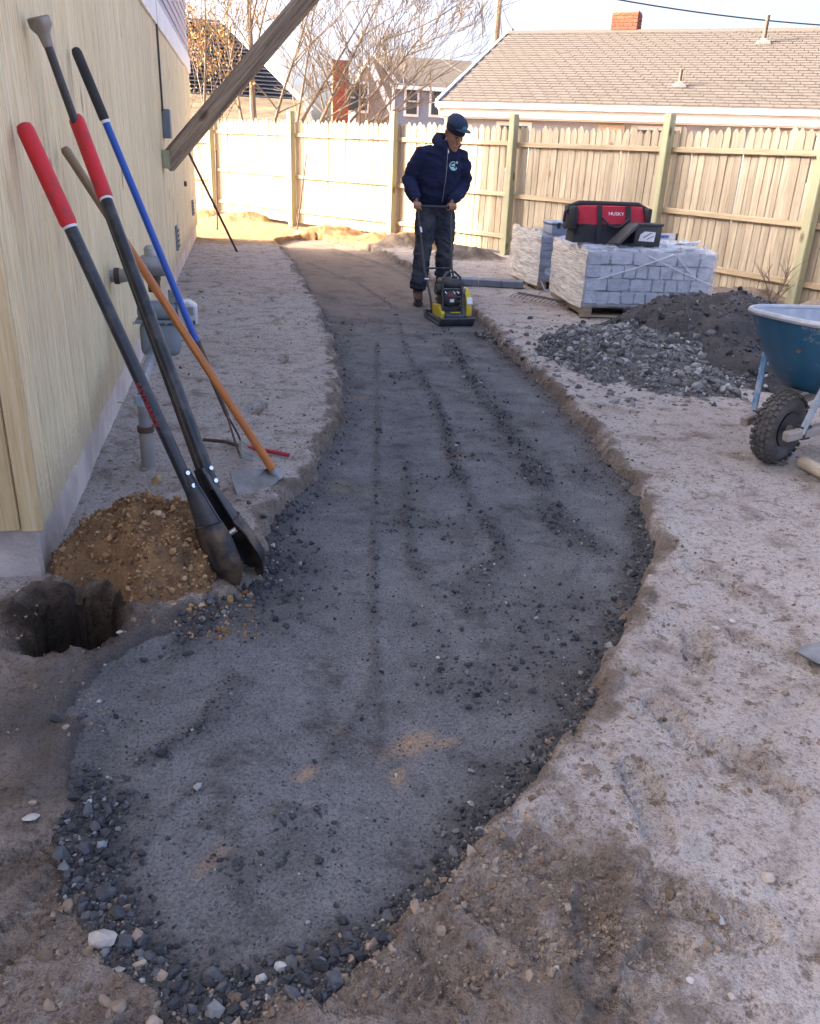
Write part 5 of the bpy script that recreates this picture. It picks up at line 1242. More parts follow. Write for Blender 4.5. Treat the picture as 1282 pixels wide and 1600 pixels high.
bx_ = thing('plastic_case', 'blue grey plastic case standing on the rear paver pallet', 'case', (3.58, 9.14, .60), 0)
MB().box((0, 0, .05), (.52, .30, .10)).build('case_body', M_BLUEBOX, bx_, bevel=.012); MB().box((0, 0, .115), (.54, .32, .03)).build('case_lid', M_BLUEBOX, bx_, bevel=.01)
for x in (-.19, -.12): MB().box((x, -.163, .095), (.03, .012, .06)).build('latch', M_BLACK, bx_, bevel=.003)

# ------------------------------------------------------------------ things on the granite pallet
TZ = .128 + .118 * 4.25 + .015
M_BAGRED = pm('red_nylon', (.42, .010, .030), (.33, .008, .024), 9, .75, bump=.2, bscale=300)
M_BAGBLK = pm('black_nylon', (.016, .016, .022), (.028, .028, .034), 9, .8, bump=.2, bscale=300)
bg_ = thing('tool_bag', 'red and black nylon tool bag with carry straps on the granite pallet', 'tool bag', (3.44, 7.86, TZ), math.atan2(.02, 1)); bg_.scale = (1, 1, .86)
def loaf(x0, x1, w0, w1, z0, z1, n=9):
    m = MB(); rows = []
    for i in range(n):
        t = i / (n - 1); z = z0 + (z1 - z0) * t; w = (w0 + (w1 - w0) * t); k = 1 - .10 * t * t
        xm = (x0 + x1) / 2; hl = (x1 - x0) / 2 * k; ring_ = []
        for a in np.linspace(0, 2 * math.pi, 36, endpoint=False):
            c_, s_ = math.cos(a), math.sin(a); ring_.append(Vector((xm + math.copysign(abs(c_) ** .5, c_) * hl, math.copysign(abs(s_) ** .4, s_) * w / 2, z + .006 * math.sin(5 * a + i))))
        rows.append(ring_ + [ring_[0]])
    c0_, c1_ = sum(rows[0][:-1], Vector()) / 36, sum(rows[-1][:-1], Vector()) / 36
    m.sheet([[c0_] * 37] + rows + [[c1_ + Vector((0, 0, .01))] * 37]); return m
loaf(-.37, .37, .32, .33, 0, .20).build('lower_body', M_BAGBLK, bg_, smooth=60)
loaf(-.365, .365, .33, .20, .19, .375).build('upper_body', M_BAGRED, bg_, smooth=60)
MB().tube([(-.38, 0, .27), (-.375, 0, .36), (-.30, 0, .395), (0, 0, .40), (.30, 0, .395), (.375, 0, .36), (.385, 0, .16)], [.030, .035, .030, .026, .030, .035, .03], 8).build('zip_flap', M_BAGBLK, bg_)
for x in (-.375, .372): MB().box((x, -.01, .25), (.05, .26, .24)).build('end_panel', M_BAGBLK, bg_, bevel=.02, seg=2)
MB().tube([(-.385, 0, .34), (-.43, 0, .30), (-.435, 0, .20)], .014, 6).build('end_loop', M_BAGBLK, bg_)
for x in (-.14, .15):
    MB().prism([(-.17, 0), (-.178, 0), (-.172, .20), (-.115, .385), (-.107, .385), (-.164, .20)], (x, 0, 0), (0, 1, 0), (0, 0, 1), (1, 0, 0), .05).build('strap', M_BAGBLK, bg_)
MB().tube(curve_pts(lambda t: Vector((-.14 + .29 * t, -.185 - .03 * math.sin(math.pi * t), .27 - .10 * math.sin(math.pi * t))), 10), .012, 6).build('carry_handle', M_BAGBLK, bg_)
lo_n = Vector((0, -.94, .34)).normalized(); text('HUSKY', .050, M_WHITEP, bg_, Matrix.Translation((.02, -.152, .305)) @ Euler((math.atan2(.94, .34), 0, 0)).to_matrix().to_4x4())
cs_ = thing('black_tool_case', 'open black plastic case with torn white label in front of the red bag', 'case', (3.66, 7.60, TZ - .01), rad(2))
MB().box((.06, 0, .095), (.27, .17, .19)).build('case_body', M_BLACK, cs_, bevel=.012, seg=2)
MB().box((.06, 0, .197), (.29, .19, .02)).build('case_rim', M_BLACK, cs_, bevel=.005)
MB().add([(-.035, -.0875, .05), (.13, -.0875, .05), (.13, -.0875, .145), (.09, -.0875, .125), (.06, -.0875, .15), (.02, -.0875, .11), (-.01, -.0875, .15)], [(0, 1, 2, 3, 4, 5, 6)])
MB().add([(-.035, -.0875, .055), (.125, -.0875, .05), (.132, -.0875, .135), (.02, -.0875, .140), (-.02, -.0875, .115)], [(0, 1, 2, 3, 4)]).build('torn_label', M_WHITEP, cs_)
MB().bar((.01, -.089, .085), (.085, -.089, .128), .004, .018, up=(0, 1, 0)).build('label_print', M_BLACK, cs_); MB().bar((.05, -.089, .07), (.115, -.089, .10), .004, .008, up=(0, 1, 0)).build('label_print', M_BLACK, cs_)
MB().bar((-.30, -.10, .015), (-.075, -.04, .20), .03, .19, up=(0, 1, 0)).build('open_lid', M_BLACK, cs_, bevel=.008)
MB().tube([(-.2, -.03, .02), (-.1, -.12, .03), (-.02, -.16, .02), (.02, -.11, .012)], .008, 6).build('cable', M_BAGBLK, cs_)
lvl = thing('spirit_level', 'aluminium spirit level lying on the granite pallet behind the bag', 'level', (4.00, 7.98, TZ + .02), rad(3))
MB().box((-.1, 0, .03), (.70, .028, .062)).build('bar', pm('aluminium', (.55, .57, .60), (.5, .52, .55), 8, .35, .7), lvl, bevel=.004)
MB().box((.26, 0, .03), (.02, .031, .066)).build('end_cap', M_BLACK, lvl, bevel=.004)
MB().box((.10, -.0155, .03), (.14, .004, .030)).build('blue_stripe', pm('level_blue', (.06, .15, .42), None, 8, .4), lvl)

# ------------------------------------------------------------------ row of pavers on the ground, landscape rake
a = gp(712, 446); b = gp(818, 452); u_ = (b - a); ang = math.atan2(u_.y, u_.x); L = u_.length
slab = MB().box((0, 0, 0), (L / 3 - .006, .20, .07)).mesh('stone_slab', bevel=.006)
for k, lab in enumerate(('blue grey slab on the ground right behind the compactor', 'blue grey slab on the ground, middle one of three', 'blue grey slab on the ground nearest the paver pallet')):
    o = obj('stone_slab', slab, M_PAV); p = a + u_ * (k + .5) / 3; o.location = (p.x - math.sin(ang) * .1, p.y + math.cos(ang) * .1, .042); o.rotation_euler = (0, 0, ang + random.uniform(-.03, .03)); tag(o, lab, 'slab', 'row of slabs', 'thing')
lr = thing('landscape_rake', 'wide rake head with long thin tines lying before the paver pallet', 'rake', gp(812, 462, .02), rad(-58))
MB().bar((-.02, 0, .03), (.75, 0, .03), .02, .02).build('rake_bar', M_STEEL, lr)
for k in range(14): MB().tube([(.0 + .055 * k, 0, .03), (.0 + .055 * k, -.09, .028), (.0 + .055 * k, -.15, .006)], .006, 5).build('tine', M_STEEL, lr)

# ------------------------------------------------------------------ bare shrub by the right post
sb = thing('bare_shrub', 'small bare twiggy shrub in front of the right fence', 'shrub', gp(1208, 478))
rr = random.Random(31); RMIN = 0.0022
for k in range(9):
    mb = MB(); tips = []
    d_ = Vector((rr.uniform(-.55, .55), rr.uniform(-.3, .3), 1)); grow(mb, Vector((rr.uniform(-.05, .05), rr.uniform(-.05, .05), 0)), d_, .008, rr.uniform(.28, .5), 1, rr, tips, .12)
    mb.build('stem', M_BARK, sb)

# ------------------------------------------------------------------ plate compactor
pc_ = thing('plate_compactor', 'plate compactor with black engine, yellow guard and upright handle on the path', 'plate compactor', (1.87, 7.58, -.085), rad(7)); pc_.scale = (.88, .88, .92)
M_PLATE = pm('grey_cast_plate', (.075, .085, .105), (.05, .055, .065), 10, .6, .3, bump=.2, bscale=60)
MB().prism([(-.30, .085), (-.285, .055), (-.25, .012), (-.22, .0), (.20, .0), (.235, .012), (.27, .055), (.285, .085), (.27, .09), (.22, .03), (-.21, .03), (-.275, .092)], (0, 0, 0), (0, 1, 0), (0, 0, 1), (1, 0, 0), .38).build('base_plate', M_PLATE, pc_, bevel=.004)
MB().prism([(-.205, .03), (-.225, .10), (-.19, .125), (-.12, .10), (-.10, .03)], (0, 0, 0), (0, 1, 0), (0, 0, 1), (1, 0, 0), .22).build('exciter_housing', M_PLATE, pc_, bevel=.012, seg=2)
MB().box((0, -.185, .128), (.09, .05, .006)).build('warning_label', M_YELLOW, pc_)
for s_ in (-1, 1):
    MB().box((s_ * .165, .02, .05), (.016, .42, .045)).build('side_rail', M_PLATE, pc_, bevel=.004)
MB().prism([(-.17, .07), (.12, .07), (.12, .17), (-.06, .185), (-.17, .12)], (-.125, .0, 0), (0, 1, 0), (0, 0, 1), (1, 0, 0), .045).build('yellow_bracket', M_YELLOW, pc_, bevel=.005)
# belt guard: a curved yellow band on the right
rows = []
for i in range(15):
    t = i / 14; a = rad(165 - 150 * t); y_, z_ = .0 - math.cos(rad(15 + 135 * (1 - t))) * .17 - .02, .10 + math.sin(rad(10 + 120 * (1 - t))) * .25
    rows.append([Vector((.135, y_, z_)), Vector((.195, y_, z_))])
g_ = MB()
prof = []
for i in range(13):
    a = rad(185 - 150 * i / 12); prof.append((math.cos(a) * .19 + .02, .11 + math.sin(a) * .235))
inner_ = [((u * 1.0 - .02) * .72 + .02, (v - .11) * .78 + .11) for u, v in reversed(prof)]
g_.prism(prof + inner_, (.165, 0, 0), (0, 1, 0), (0, 0, 1), (1, 0, 0), .058).build('belt_guard', M_YELLOW, pc_, bevel=.004)
MB().box((.165, -.155, .235), (.060, .012, .07), Euler((rad(-28), 0, 0))).build('guard_label', M_WHITEP, pc_)
M_ENG = pm('engine_black', (.020, .020, .024), (.05, .048, .05), 12, .5, .1)
MB().box((0, .04, .15), (.24, .30, .05)).build('engine_deck', M_ENG, pc_, bevel=.008)
MB().box((0, .03, .255), (.20, .22, .17)).build('crankcase', M_ENG, pc_, bevel=.02, seg=2)
for k in range(6): MB().box((.03, -.085, .20 + .022 * k), (.13, .025, .008)).build('cooling_fin', M_STEEL if k % 2 else M_ENG, pc_)
MB().tube([(-.03, -.085, .25), (-.03, -.11, .25), (-.03, -.125, .25)], [.075, .075, .05], 18).build('recoil_starter', M_ENG, pc_)
MB().box((-.02, -.13, .235), (.045, .006, .03)).build('engine_label', M_WHITEP, pc_); MB().box((-.035, -.128, .285), (.05, .006, .02)).build('red_label', M_REDPAINT, pc_)
MB().box((.01, .02, .385), (.25, .22, .10)).build('fuel_tank', M_ENG, pc_, bevel=.04, seg=3)
MB().box((.01, .02, .345), (.262, .232, .008)).build('tank_seam', M_STEEL, pc_)
MB().tube([(.05, .02, .43), (.05, .02, .452)], .030, 14).build('fuel_cap', M_ENG, pc_)
MB().tube([(-.115, -.03, .33), (-.17, -.03, .33)], [.055, .050], 14).build('air_cleaner', M_BLACK, pc_)
MB().box((.12, -.01, .30), (.07, .14, .09)).build('muffler', M_STEEL, pc_, bevel=.015, seg=2)
for k in range(4): MB().tube([(-.09 + .045 * k, -.10, .318), (-.075 + .045 * k, -.115, .30)], .007, 6).build('carburettor_fitting', M_CHROME, pc_)
# roll frame hoop
MB().tube([(-.115, -.14, .10), (-.125, -.11, .30), (-.10, -.05, .44), (-.04, .0, .49), (.04, .0, .495), (.085, -.05, .45), (.095, -.12, .30), (.085, -.16, .10)], .012, 8).build('frame_hoop', M_DARKMET, pc_)
R_ = pc_.rotation_euler.to_matrix(); inv = (Matrix.Translation(pc_.location) @ R_.to_4x4() @ Matrix.Diagonal((.88, .88, .92, 1))).inverted()
hl, hr = inv @ Vector((1.685, 8.30, .885)), inv @ Vector((2.005, 8.30, .885))
for (h_, s_) in ((hl, -1), (hr, 1)):
    MB().tube([(s_ * .150, .10, .07), (s_ * .155, .16, .22), (s_ * .158 , .40, .48), h_ + Vector((0, -.02, -.10)), h_], .0125, 8).build('handle_side', M_DARKMET, pc_)
    MB().tube([(s_ * .135, .30, .385), (s_ * .185, .30, .385)], .013, 8).build('handle_pivot', M_CHROME, pc_)
    MB().tube([(s_ * .152, .2, .1), (s_ * .152, .2, .06)], .03, 10).build('rubber_mount', M_BLACK, pc_)
MB().tube([hl + Vector((-.03, 0, 0)), hl.lerp(hr, .5), hr + Vector((.03, 0, 0))], .0145, 10).build('handle_bar', M_DARKMET, pc_)
MB().box(hl.lerp(Vector((-.158, .40, .48)), .38) + Vector((0, -.014, 0)), (.022, .006, .06), Euler((rad(-38), 0, 0))).build('handle_label', M_WHITEP, pc_)
MB().tube([(-.158, .40, .48), (.158, .40, .48)], .010, 8).build('cross_bar', M_DARKMET, pc_)

# ------------------------------------------------------------------ the worker
from mathutils.bvhtree import BVHTree
PO = Vector((1.93, 8.60, -.01))
man = thing('person', 'man in navy hooded sweatshirt, jeans and blue cap steering the plate compactor', 'person', PO)
def remesh(mb, voxel, name, mat, parent, smooth=4, fac=.5):
    me = bpy.data.meshes.new('t'); me.from_pydata(mb.v, [], mb.f); me.update(); bm = bmesh.new(); bm.from_mesh(me); bmesh.ops.recalc_face_normals(bm, faces=bm.faces); bm.to_mesh(me); bm.free()
    o = bpy.data.objects.new('t', me); C.objects.link(o)
    r = o.modifiers.new('r', 'REMESH'); r.mode = 'VOXEL'; r.voxel_size = voxel; r.use_smooth_shade = True
    if smooth: s = o.modifiers.new('s', 'SMOOTH'); s.iterations = smooth; s.factor = fac
    dpg = bpy.context.evaluated_depsgraph_get(); me2 = bpy.data.meshes.new_from_object(o.evaluated_get(dpg)); bpy.data.objects.remove(o)
    me2.polygons.foreach_set('use_smooth', [True] * len(me2.polygons)); me2.materials.clear()
    return obj(name, me2, mat, parent)
def wrinkle(o, amp, seed, slant=0.35):
    me = o.data; n = len(me.vertices); co = np.empty(n * 3, np.float32); me.vertices.foreach_get('co', co); no = np.empty(n * 3, np.float32); me.vertices.foreach_get('normal', no)
    co = co.reshape(-1, 3).astype(float); no = no.reshape(-1, 3)
    a = co[:, 0] * 0.9 + co[:, 1] * 0.6; b = co[:, 2]
    f1 = 1 - np.abs(fbm(a * 0.5 + 3, b + slant * a, 0.075, 3, seed)) * 2.2; f2 = 1 - np.abs(fbm(a * 0.6 - 5, b - slant * 1.4 * a, 0.12, 2, seed + 7)) * 2.2
    d = amp * (np.clip(f1, -1, 1) * 0.5 + np.clip(f2, -1, 1) * 0.5 - 0.35)
    co = co + no * d[:, None]; me.vertices.foreach_set('co', co.astype(np.float32).reshape(-1)); me.update()
def rings(mb, rs, n=20):
    """horizontal elliptic sections: (x, y, z, rx, ry)"""
    rows = []
    for (x, y, z, a, b) in rs:
        rows.append([Vector((x + a * math.cos(t), y + b * math.sin(t), z)) for t in np.linspace(0, 2 * math.pi, n, endpoint=False)])
    V = [p for r in rows for p in r]; m = len(rows)
    F = [(i * n + k, i * n + (k + 1) % n, (i + 1) * n + (k + 1) % n, (i + 1) * n + k) for i in range(m - 1) for k in range(n)]
    F += [tuple(reversed(range(n))), tuple((m - 1) * n + k for k in range(n))]
    mb.add(V, F)
def ball(mb, c, r, n=14):
    pts = []; rr_ = []
    for i in range(n + 1):
        t = math.pi * i / n; pts.append(Vector(c) + Vector((0, 0, -r[2] * math.cos(t)))); rr_.append(max(math.sin(t), .02))
    rings(mb, [(p.x, p.y, p.z, r[0] * q, r[1] * q) for p, q in zip(pts, rr_)], 16)
# measured joints (local metres)
SHL, SHR = Vector((-.165, -.01, 1.345)), Vector((.215, -.01, 1.335))
ELL, ELR = Vector((-.285, -.02, 1.12)), Vector((.270, -.01, 1.11))
bar_y, bar_z = -.30, .885 + .01
WRL, WRR = Vector((-.262, -.255, .935)), Vector((.092, -.255, .935))
HC = Vector((.115, -.125, 1.552))
Hrot = Euler((rad(30), 0, rad(20))).to_matrix() * 1.09
def hp_(v): return HC + Hrot @ Vector(v)
# ---- body: one continuous skin
B_ = MB()
rings(B_, [(0, .02, .86, .14, .10), (0, .01, 1.0, .14, .095), (.01, -.01, 1.15, .15, .10), (.02, -.02, 1.30, .17, .105), (.03, -.02, 1.39, .15, .085), (.06, -.04, 1.44, .07, .07)])
B_.tube([(.055, -.035, 1.40), (.085, -.07, 1.47), hp_((0, .02, -.06))], [.065, .056, .056], 14)
hm = MB()
for (z, a, b, yo) in ():
    pass
rows = []
for (z, a, b, yo) in [(-.125, .022, .026, -.062), (-.115, .036, .040, -.052), (-.095, .050, .062, -.030), (-.06, .060, .080, -.010), (-.02, .067, .090, 0), (.02, .071, .095, .003), (.06, .070, .095, .005), (.095, .056, .078, .005), (.115, .030, .045, .005)]:
    rows.append([hp_((a * math.cos(t), yo + b * math.sin(t), z)) for t in np.linspace(0, 2 * math.pi, 20, endpoint=False)])
V = [p for r_ in rows for p in r_]; n_ = 20
B_.add(V, [(i * n_ + k, i * n_ + (k + 1) % n_, (i + 1) * n_ + (k + 1) % n_, (i + 1) * n_ + k) for i in range(len(rows) - 1) for k in range(n_)] + [tuple(reversed(range(n_))), tuple((len(rows) - 1) * n_ + k for k in range(n_))])
B_.tube([hp_((0, -.088, .012)), hp_((0, -.103, -.018)), hp_((0, -.112, -.036)), hp_((0, -.090, -.046))], [.009, .013, .017, .010], 10)      # nose
B_.tube([hp_((-.045, -.075, .020)), hp_((-.02, -.092, .026)), hp_((.02, -.092, .026)), hp_((.045, -.075, .020))], .009, 8)                   # brow
B_.tube([hp_((-.026, -.082, -.072)), hp_((0, -.096, -.068)), hp_((.026, -.082, -.072))], [.005, .009, .005], 8)                           # upper lip
B_.tube([hp_((-.022, -.080, -.084)), hp_((0, -.092, -.083)), hp_((.022, -.080, -.084))], [.005, .009, .005], 8)                           # lower lip
for s_ in (-1, 1):
    B_.tube([hp_((s_ * .068, .012, -.035)), hp_((s_ * .080, .018, -.012)), hp_((s_ * .082, .022, .012)), hp_((s_ * .072, .015, .026))], [.009, .013, .014, .008], 8)   # ear
    B_.tube([hp_((s_ * .040, -.070, -.022)), hp_((s_ * .048, -.060, -.030))], [.018, .014], 8)                                            # cheek
# arms, legs (under the clothes)
for (s_, e_, w_) in ((SHL, ELL, WRL), (SHR, ELR, WRR)):
    B_.tube([s_ + (Vector((.02, -.02, 1.36)) - s_) * .35, s_, s_.lerp(e_, .5), e_, e_.lerp(w_, .45), w_], [.05, .052, .046, .038, .036, .027], 12)
HIPL, KNL, ANL = Vector((-.085, .02, .86)), Vector((-.125, -.055, .49)), Vector((-.165, -.075, .10))
HIPR, KNR, ANR = Vector((.085, .02, .86)), Vector((.085, -.085, .50)), Vector((.125, .06, .10))
for (h_, k_, a__) in ((HIPL, KNL, ANL), (HIPR, KNR, ANR)):
    B_.tube([h_ + Vector((0, 0, .06)), h_, h_.lerp(k_, .5), k_, k_.lerp(a__, .35), a__, a__ + Vector((0, -.02, -.06))], [.07, .08, .068, .052, .050, .036, .035], 12)
def hand(w_, bx0, inner):
    """right-size hand over the bar: palm, four curled fingers, thumb from the side of the palm"""
    kn = Vector((bx0, bar_y + .012, bar_z + .030))
    B_.tube([w_, w_.lerp(kn, .45), kn + Vector((0, .006, 0))], [(.020, .028), (.017, .038), (.013, .041)], 12, up=(0, -1, 0))
    for i in range(4):
        x = bx0 + inner * (.030 - .020 * i); ln = (1.0, 1.08, 1.02, .85)[i]
        B_.tube([Vector((x, bar_y + .016, bar_z + .030)), Vector((x, bar_y - .012, bar_z + .030)), Vector((x, bar_y - .029, bar_z + .010)), Vector((x, bar_y - .026 , bar_z - .016 * ln)), Vector((x, bar_y - .004, bar_z - .029 * ln))], [.0095, .0092, .0088, .0080, .0066], 8)
    B_.tube([w_.lerp(kn, .4) + Vector((inner * .026, 0, -.004)), Vector((bx0 + inner * .044, bar_y + .028, bar_z + .008)), Vector((bx0 + inner * .048, bar_y + .020, bar_z - .020)), Vector((bx0 + inner * .040, bar_y - .004, bar_z - .032))], [.013, .012, .0105, .0085], 8)
hand(WRL, -.262, 1); hand(WRR, .092, -1)
M_SKIN = pm('skin', (.38, .20, .13), (.31, .155, .098), 9, .55, spec=.35, lo=.3, hi=.7)
remesh(B_, .0048, 'body', M_SKIN, man, smooth=2, fac=.4)
for s_ in (-1, 1):
    e = MB(); ball(e, (0, 0, 0), (.009, .006, .006), 8); eo = e.build('eye', M_BLACK, man); eo.location = hp_((s_ * .030, -.087, .004))
    MB().tube([hp_((s_ * .014, -.100, .026)), hp_((s_ * .032, -.097, .031)), hp_((s_ * .048, -.084, .024))], [.003, .005, .003], 6).build('eyebrow', M_BLACK, man)
M_STUB = pm('dark_hair', (.02, .016, .014), (.035, .028, .024), 40, .9)
# ---- sweatshirt
M_NAVY = pm('navy_fleece', (.011, .015, .042), (.018, .023, .058), 7, .95, bump=.4, bscale=60, bdist=.006, spec=.2)
S_ = MB()
rings(S_, [(0, .015, .885, .165, .125), (0, .012, .92, .180, .135), (.0, .0, .99, .205, .150), (.0, -.015, 1.12, .218, .152), (.015, -.025, 1.24, .218, .146), (.025, -.025, 1.32, .210, .130), (.03, -.025, 1.37, .180, .115), (.045, -.028, 1.415, .135, .10), (.06, -.035, 1.45, .098, .088), (.075, -.05, 1.485, .082, .08)])
for (s_, e_, w_, o_) in ((SHL, ELL, WRL, -1), (SHR, ELR, WRR, 1)):
    c_ = Vector((.03, -.02, 1.36))
    S_.tube([s_ + (c_ - s_) * .45, s_ + Vector((0, 0, -.004)), s_.lerp(e_, .5) + Vector((o_ * .012, 0, 0)), e_ + Vector((o_ * .004, .01, 0)), e_.lerp(w_, .4) + Vector((o_ * .004, .01, -.012)), e_.lerp(w_, .80) + Vector((0, .004, -.006)), e_.lerp(w_, .97)], [.085, .088, .080, .072, .068, .056, .042], 16)
    for k in range(3):                                           # cloth folds at the elbow and cuff
        p = e_.lerp(w_, .45 + .16 * k); S_.tube([p + Vector((-.05, -.02, .01)), p + Vector((0, -.052, .0)), p + Vector((.05, -.02, .015))], .014, 8)
# hood lying behind and beside the neck
S_.tube([(.0, -.125, 1.425), (-.03, -.07, 1.455), (-.03, .0, 1.485), (.0, .06, 1.51), (.07, .08, 1.52), (.14, .05, 1.50), (.165, -.02, 1.465), (.155, -.08, 1.44), (.115, -.13, 1.42)], [.020, .034, .042, .048, .050, .048, .040, .032, .02], 12)
hood = remesh(S_, .0085, 'sweatshirt', M_NAVY, man, smooth=4); wrinkle(hood, .020, 5)
dpg = bpy.context.evaluated_depsgraph_get()
tree_ = BVHTree.FromPolygons([v.co[:] for v in hood.data.vertices], [tuple(p.vertices) for p in hood.data.polygons])
def front(x, z):
    h_ = tree_.ray_cast(Vector((x, -1, z)), Vector((0, 1, 0))); return (h_[0].y if h_[0] else -.15)
def decal(name, poly, mat, off=.002):
    """flat print laid on the cloth: fan of points projected on the chest"""
    cx_ = sum(p[0] for p in poly) / len(poly); cz_ = sum(p[1] for p in poly) / len(poly)
    V = [Vector((x, front(x, z) - off, z)) for x, z in poly] + [Vector((cx_, front(cx_, cz_) - off, cz_))]
    return MB().add(V, [(i, (i + 1) % len(poly), len(poly)) for i in range(len(poly))]).build(name, mat, hood)
M_EMB = pm('mint_print', (.36, .62, .58), (.32, .56, .56), 6, .7)
ec = Vector((.115, 0, 1.262)); er = .042
arc = lambda a0, a1, r0, n: [(ec.x + r0 * math.cos(rad(a0 + (a1 - a0) * i / n)), ec.z + r0 * math.sin(rad(a0 + (a1 - a0) * i / n))) for i in range(n + 1)]
mb = MB()
A, Bq = arc(60, 330, er, 22), arc(60, 330, er - .008, 22)
mb.sheet([[Vector((x, front(x, z) - .003, z)) for x, z in A], [Vector((x, front(x, z) - .003, z)) for x, z in Bq]]); mb.build('emblem_ring', M_EMB, hood)
decal('emblem_wave', [(ec.x - .030, ec.z - .012), (ec.x - .012, ec.z - .006), (ec.x + .006, ec.z - .010), (ec.x + .014, ec.z - .020), (ec.x + .010, ec.z - .036), (ec.x - .010, ec.z - .038), (ec.x - .026, ec.z - .030)], M_EMB, .0035)
decal('emblem_wave', [(ec.x - .026, ec.z + .004), (ec.x - .014, ec.z + .016), (ec.x + .006, ec.z + .020), (ec.x + .022, ec.z + .030), (ec.x + .014, ec.z + .010), (ec.x + .016, ec.z - .004), (ec.x - .004, ec.z + .002), (ec.x - .016, ec.z + .000)], M_EMB, .0035)
decal('emblem_dot', [(ec.x + .038 + .009 * math.cos(a), ec.z + .032 + .013 * math.sin(a)) for a in np.linspace(0, 6.28, 9)[:-1]], M_EMB, .0035)
decal('emblem_dot', [(ec.x + .030 + .007 * math.cos(a), ec.z - .020 + .010 * math.sin(a)) for a in np.linspace(0, 6.28, 9)[:-1]], M_EMB, .0035)
zp = [(.055 - .030 * t, 1.42 - .50 * t) for t in np.linspace(0, 1, 22)]
MB().tube([Vector((x, front(x, z) - .002, z)) for x, z in zp], .0038, 5).build('zip', M_STEEL, hood)
MB().tube([Vector((x, front(x, z) - .006, z)) for x, z in ((.055, 1.415), (.058, 1.395), (.058, 1.375))], .005, 6).build('zip_pull', M_CHROME, hood)
hem = [Vector((.178 * math.cos(t), .012 + .136 * math.sin(t), .895)) for t in np.linspace(0, 2 * math.pi, 28, endpoint=False)]
MB().tube(hem, [(.018, .010)] * 28, 8, closed=True, up=(0, 0, 1)).build('hem_rib', M_NAVY, hood)
for (e_, w_) in ((ELL, WRL), (ELR, WRR)): MB().tube([e_.lerp(w_, .90), e_.lerp(w_, .95), e_.lerp(w_, 1.01)], [.042, .042, .037], 14).build('cuff', M_NAVY, hood)
# ---- jeans
M_JEAN = pm('dusty_denim', (.026, .031, .044), (.075, .080, .092), 5, .9, bump=.4, bscale=18, bdist=.015, spec=.2)
J_ = MB()
rings(J_, [(0, .015, .80, .155, .115), (0, .015, .86, .168, .122), (0, .012, .93, .165, .120), (0, .01, .97, .155, .112)])
for (h_, k_, a__) in ((HIPL, KNL, ANL), (HIPR, KNR, ANR)):
    J_.tube([h_ + Vector((0, 0, .04)), h_, h_.lerp(k_, .45), k_, k_ + (a__ - k_) * .12, k_.lerp(a__, .5), k_.lerp(a__, .88), k_.lerp(a__, 1.04)], [.09, .108, .106, .090, .087, .082, .080, .084], 16)
    for k in range(3): p = a__ + Vector((0, -.02, .02 + .035 * k)); J_.tube([p + Vector((-.05, .0, .01)), p + Vector((0, -.055, 0)), p + Vector((.05, .0, .012))], .013, 8)
jn = remesh(J_, .0085, 'jeans', M_JEAN, man, smooth=4); wrinkle(jn, .024, 9, .7)
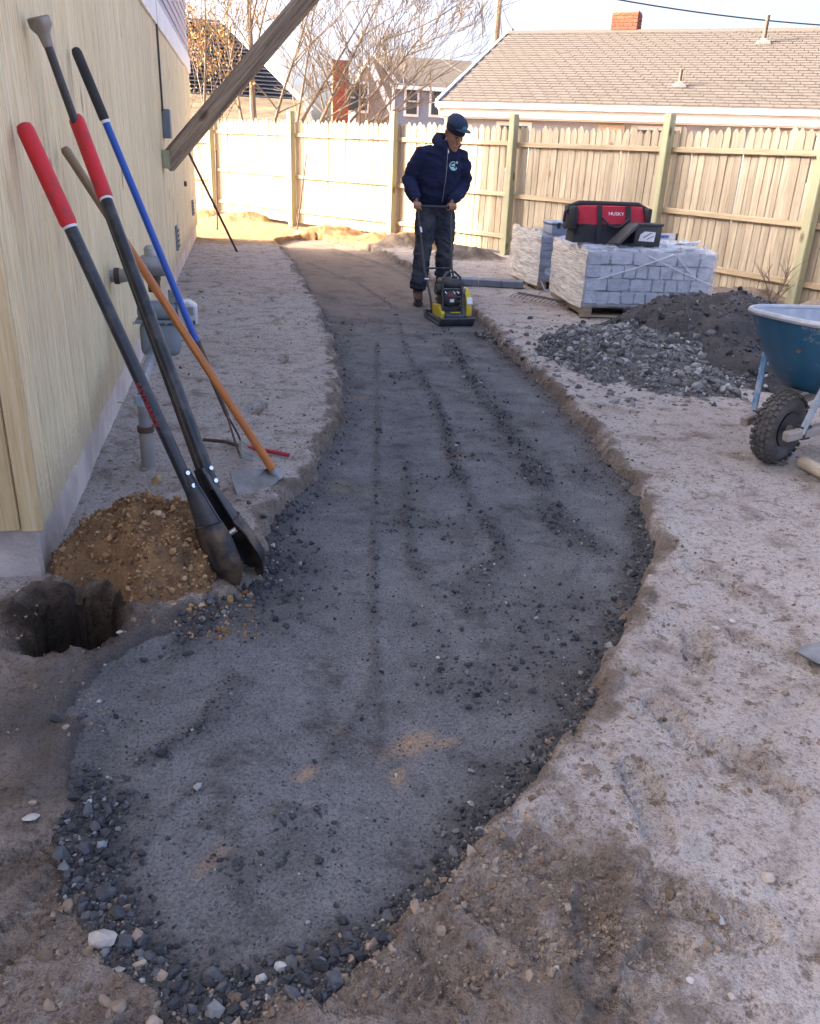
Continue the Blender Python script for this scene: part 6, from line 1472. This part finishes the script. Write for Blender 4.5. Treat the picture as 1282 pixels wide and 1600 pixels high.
# ---- boots
M_BOOT = pm('brown_work_boot', (.075, .045, .030), (.045, .028, .020), 10, .75, bump=.2, bscale=70)
for (a__, yaw) in ((ANL, rad(-8)), (ANR, rad(14))):
    bt = MB(); c_, s_ = math.cos(yaw), math.sin(yaw)
    def q_(x, y, z): return Vector((a__.x + c_ * x - s_ * y, a__.y + s_ * x + c_ * y, z))
    bt.tube([q_(0, .02, .20), q_(0, .015, .13), q_(0, .0, .085)], [.052, .052, .056], 14)
    bt.tube([q_(0, .065, .05), q_(0, .02, .058), q_(0, -.07, .055), q_(0, -.14, .045), q_(0, -.185, .035)], [(.035, .040), (.048, .058), (.049, .047), (.046, .034), (.028, .020)], 14, up=(0, 0, 1))
    bo = remesh(bt, .009, 'boot', M_BOOT, man, smooth=3)
    MB().prism([(q.x, q.y) for q in (q_(.036, .09, 0), q_(.042, .02, 0), q_(.050, -.10, 0), q_(.036, -.17, 0), q_(0, -.205, 0), (q_(-.036, -.17, 0)), q_(-.050, -.10, 0), q_(-.042, .02, 0), q_(-.036, .09, 0))], (0, 0, -.003 + (-.04 if a__ is ANL else -.04)), (1, 0, 0), (0, 1, 0), (0, 0, 1), .034).build('sole', M_BLACK, bo, bevel=.004)
    bo.location = (0, 0, -.04)
    for ch in bo.children: ch.location = (0, 0, .04)
# ---- knit band and cap
def head_rows(secs, n=28): return [[hp_((a * math.cos(t), yo + b * math.sin(t), z)) for t in np.linspace(0, 2 * math.pi, n + 1)] for (z, a, b, yo) in secs]
M_KNIT = pm('dark_knit', (.012, .013, .028), (.02, .021, .04), 30, .95, bump=.5, bscale=120)
M_CAP = pm('blue_cap', (.009, .026, .066), (.008, .021, .052), 8, .8, bump=.15, bscale=120)
MB().sheet(head_rows([(.022, .074, .097, .002), (.026, .082, .106, .003), (.06, .084, .110, .005), (.095, .078, .102, .006)])).build('knit_band', M_KNIT, man, smooth=60)
cap = MB().sheet(head_rows([(.084, .080, .106, .005), (.088, .087, .114, .005), (.105, .083, .109, .006), (.128, .070, .092, .008), (.145, .045, .060, .010), (.153, .012, .016, .010), (.153, .001, .001, .010)])).build('cap', M_CAP, man, smooth=60)
bro = []
for i in range(8):
    t = i / 7; row = []
    for k in range(15):
        u = k / 7 - 1; x = u * .078 * (1 - .10 * t * t); y0 = -.104 * math.sqrt(max(0, 1 - (u * .82) ** 2)) ; y = y0 - t * .085 * math.sqrt(max(0, 1 - .75 * u * u))
        row.append(hp_((x, y, .098 - .026 * u * u + .012 * t)))
    bro.append(row)
MB().sheet(bro).sheet([[p - Hrot @ Vector((0, 0, .004)) for p in r_] for r_ in bro]).build('brim', M_CAP, cap, smooth=60)
MB().tube([hp_((0, .010, .151)), hp_((0, .010, .158))], [.010, .006], 8).build('button', M_CAP, cap)
def capf(x, z): return hp_((x, -.1145 + .35 * max(0, z - .095) + .9 * x * x / .2, z))
MB().add([capf(-.02, .098), capf(.026, .098), capf(.028, .112), capf(.008, .124), capf(-.016, .118)], [(0, 1, 2, 3, 4)]).build('cap_patch', pm('teal_patch', (.03, .24, .26), (.03, .2, .2), 20, .7), cap)
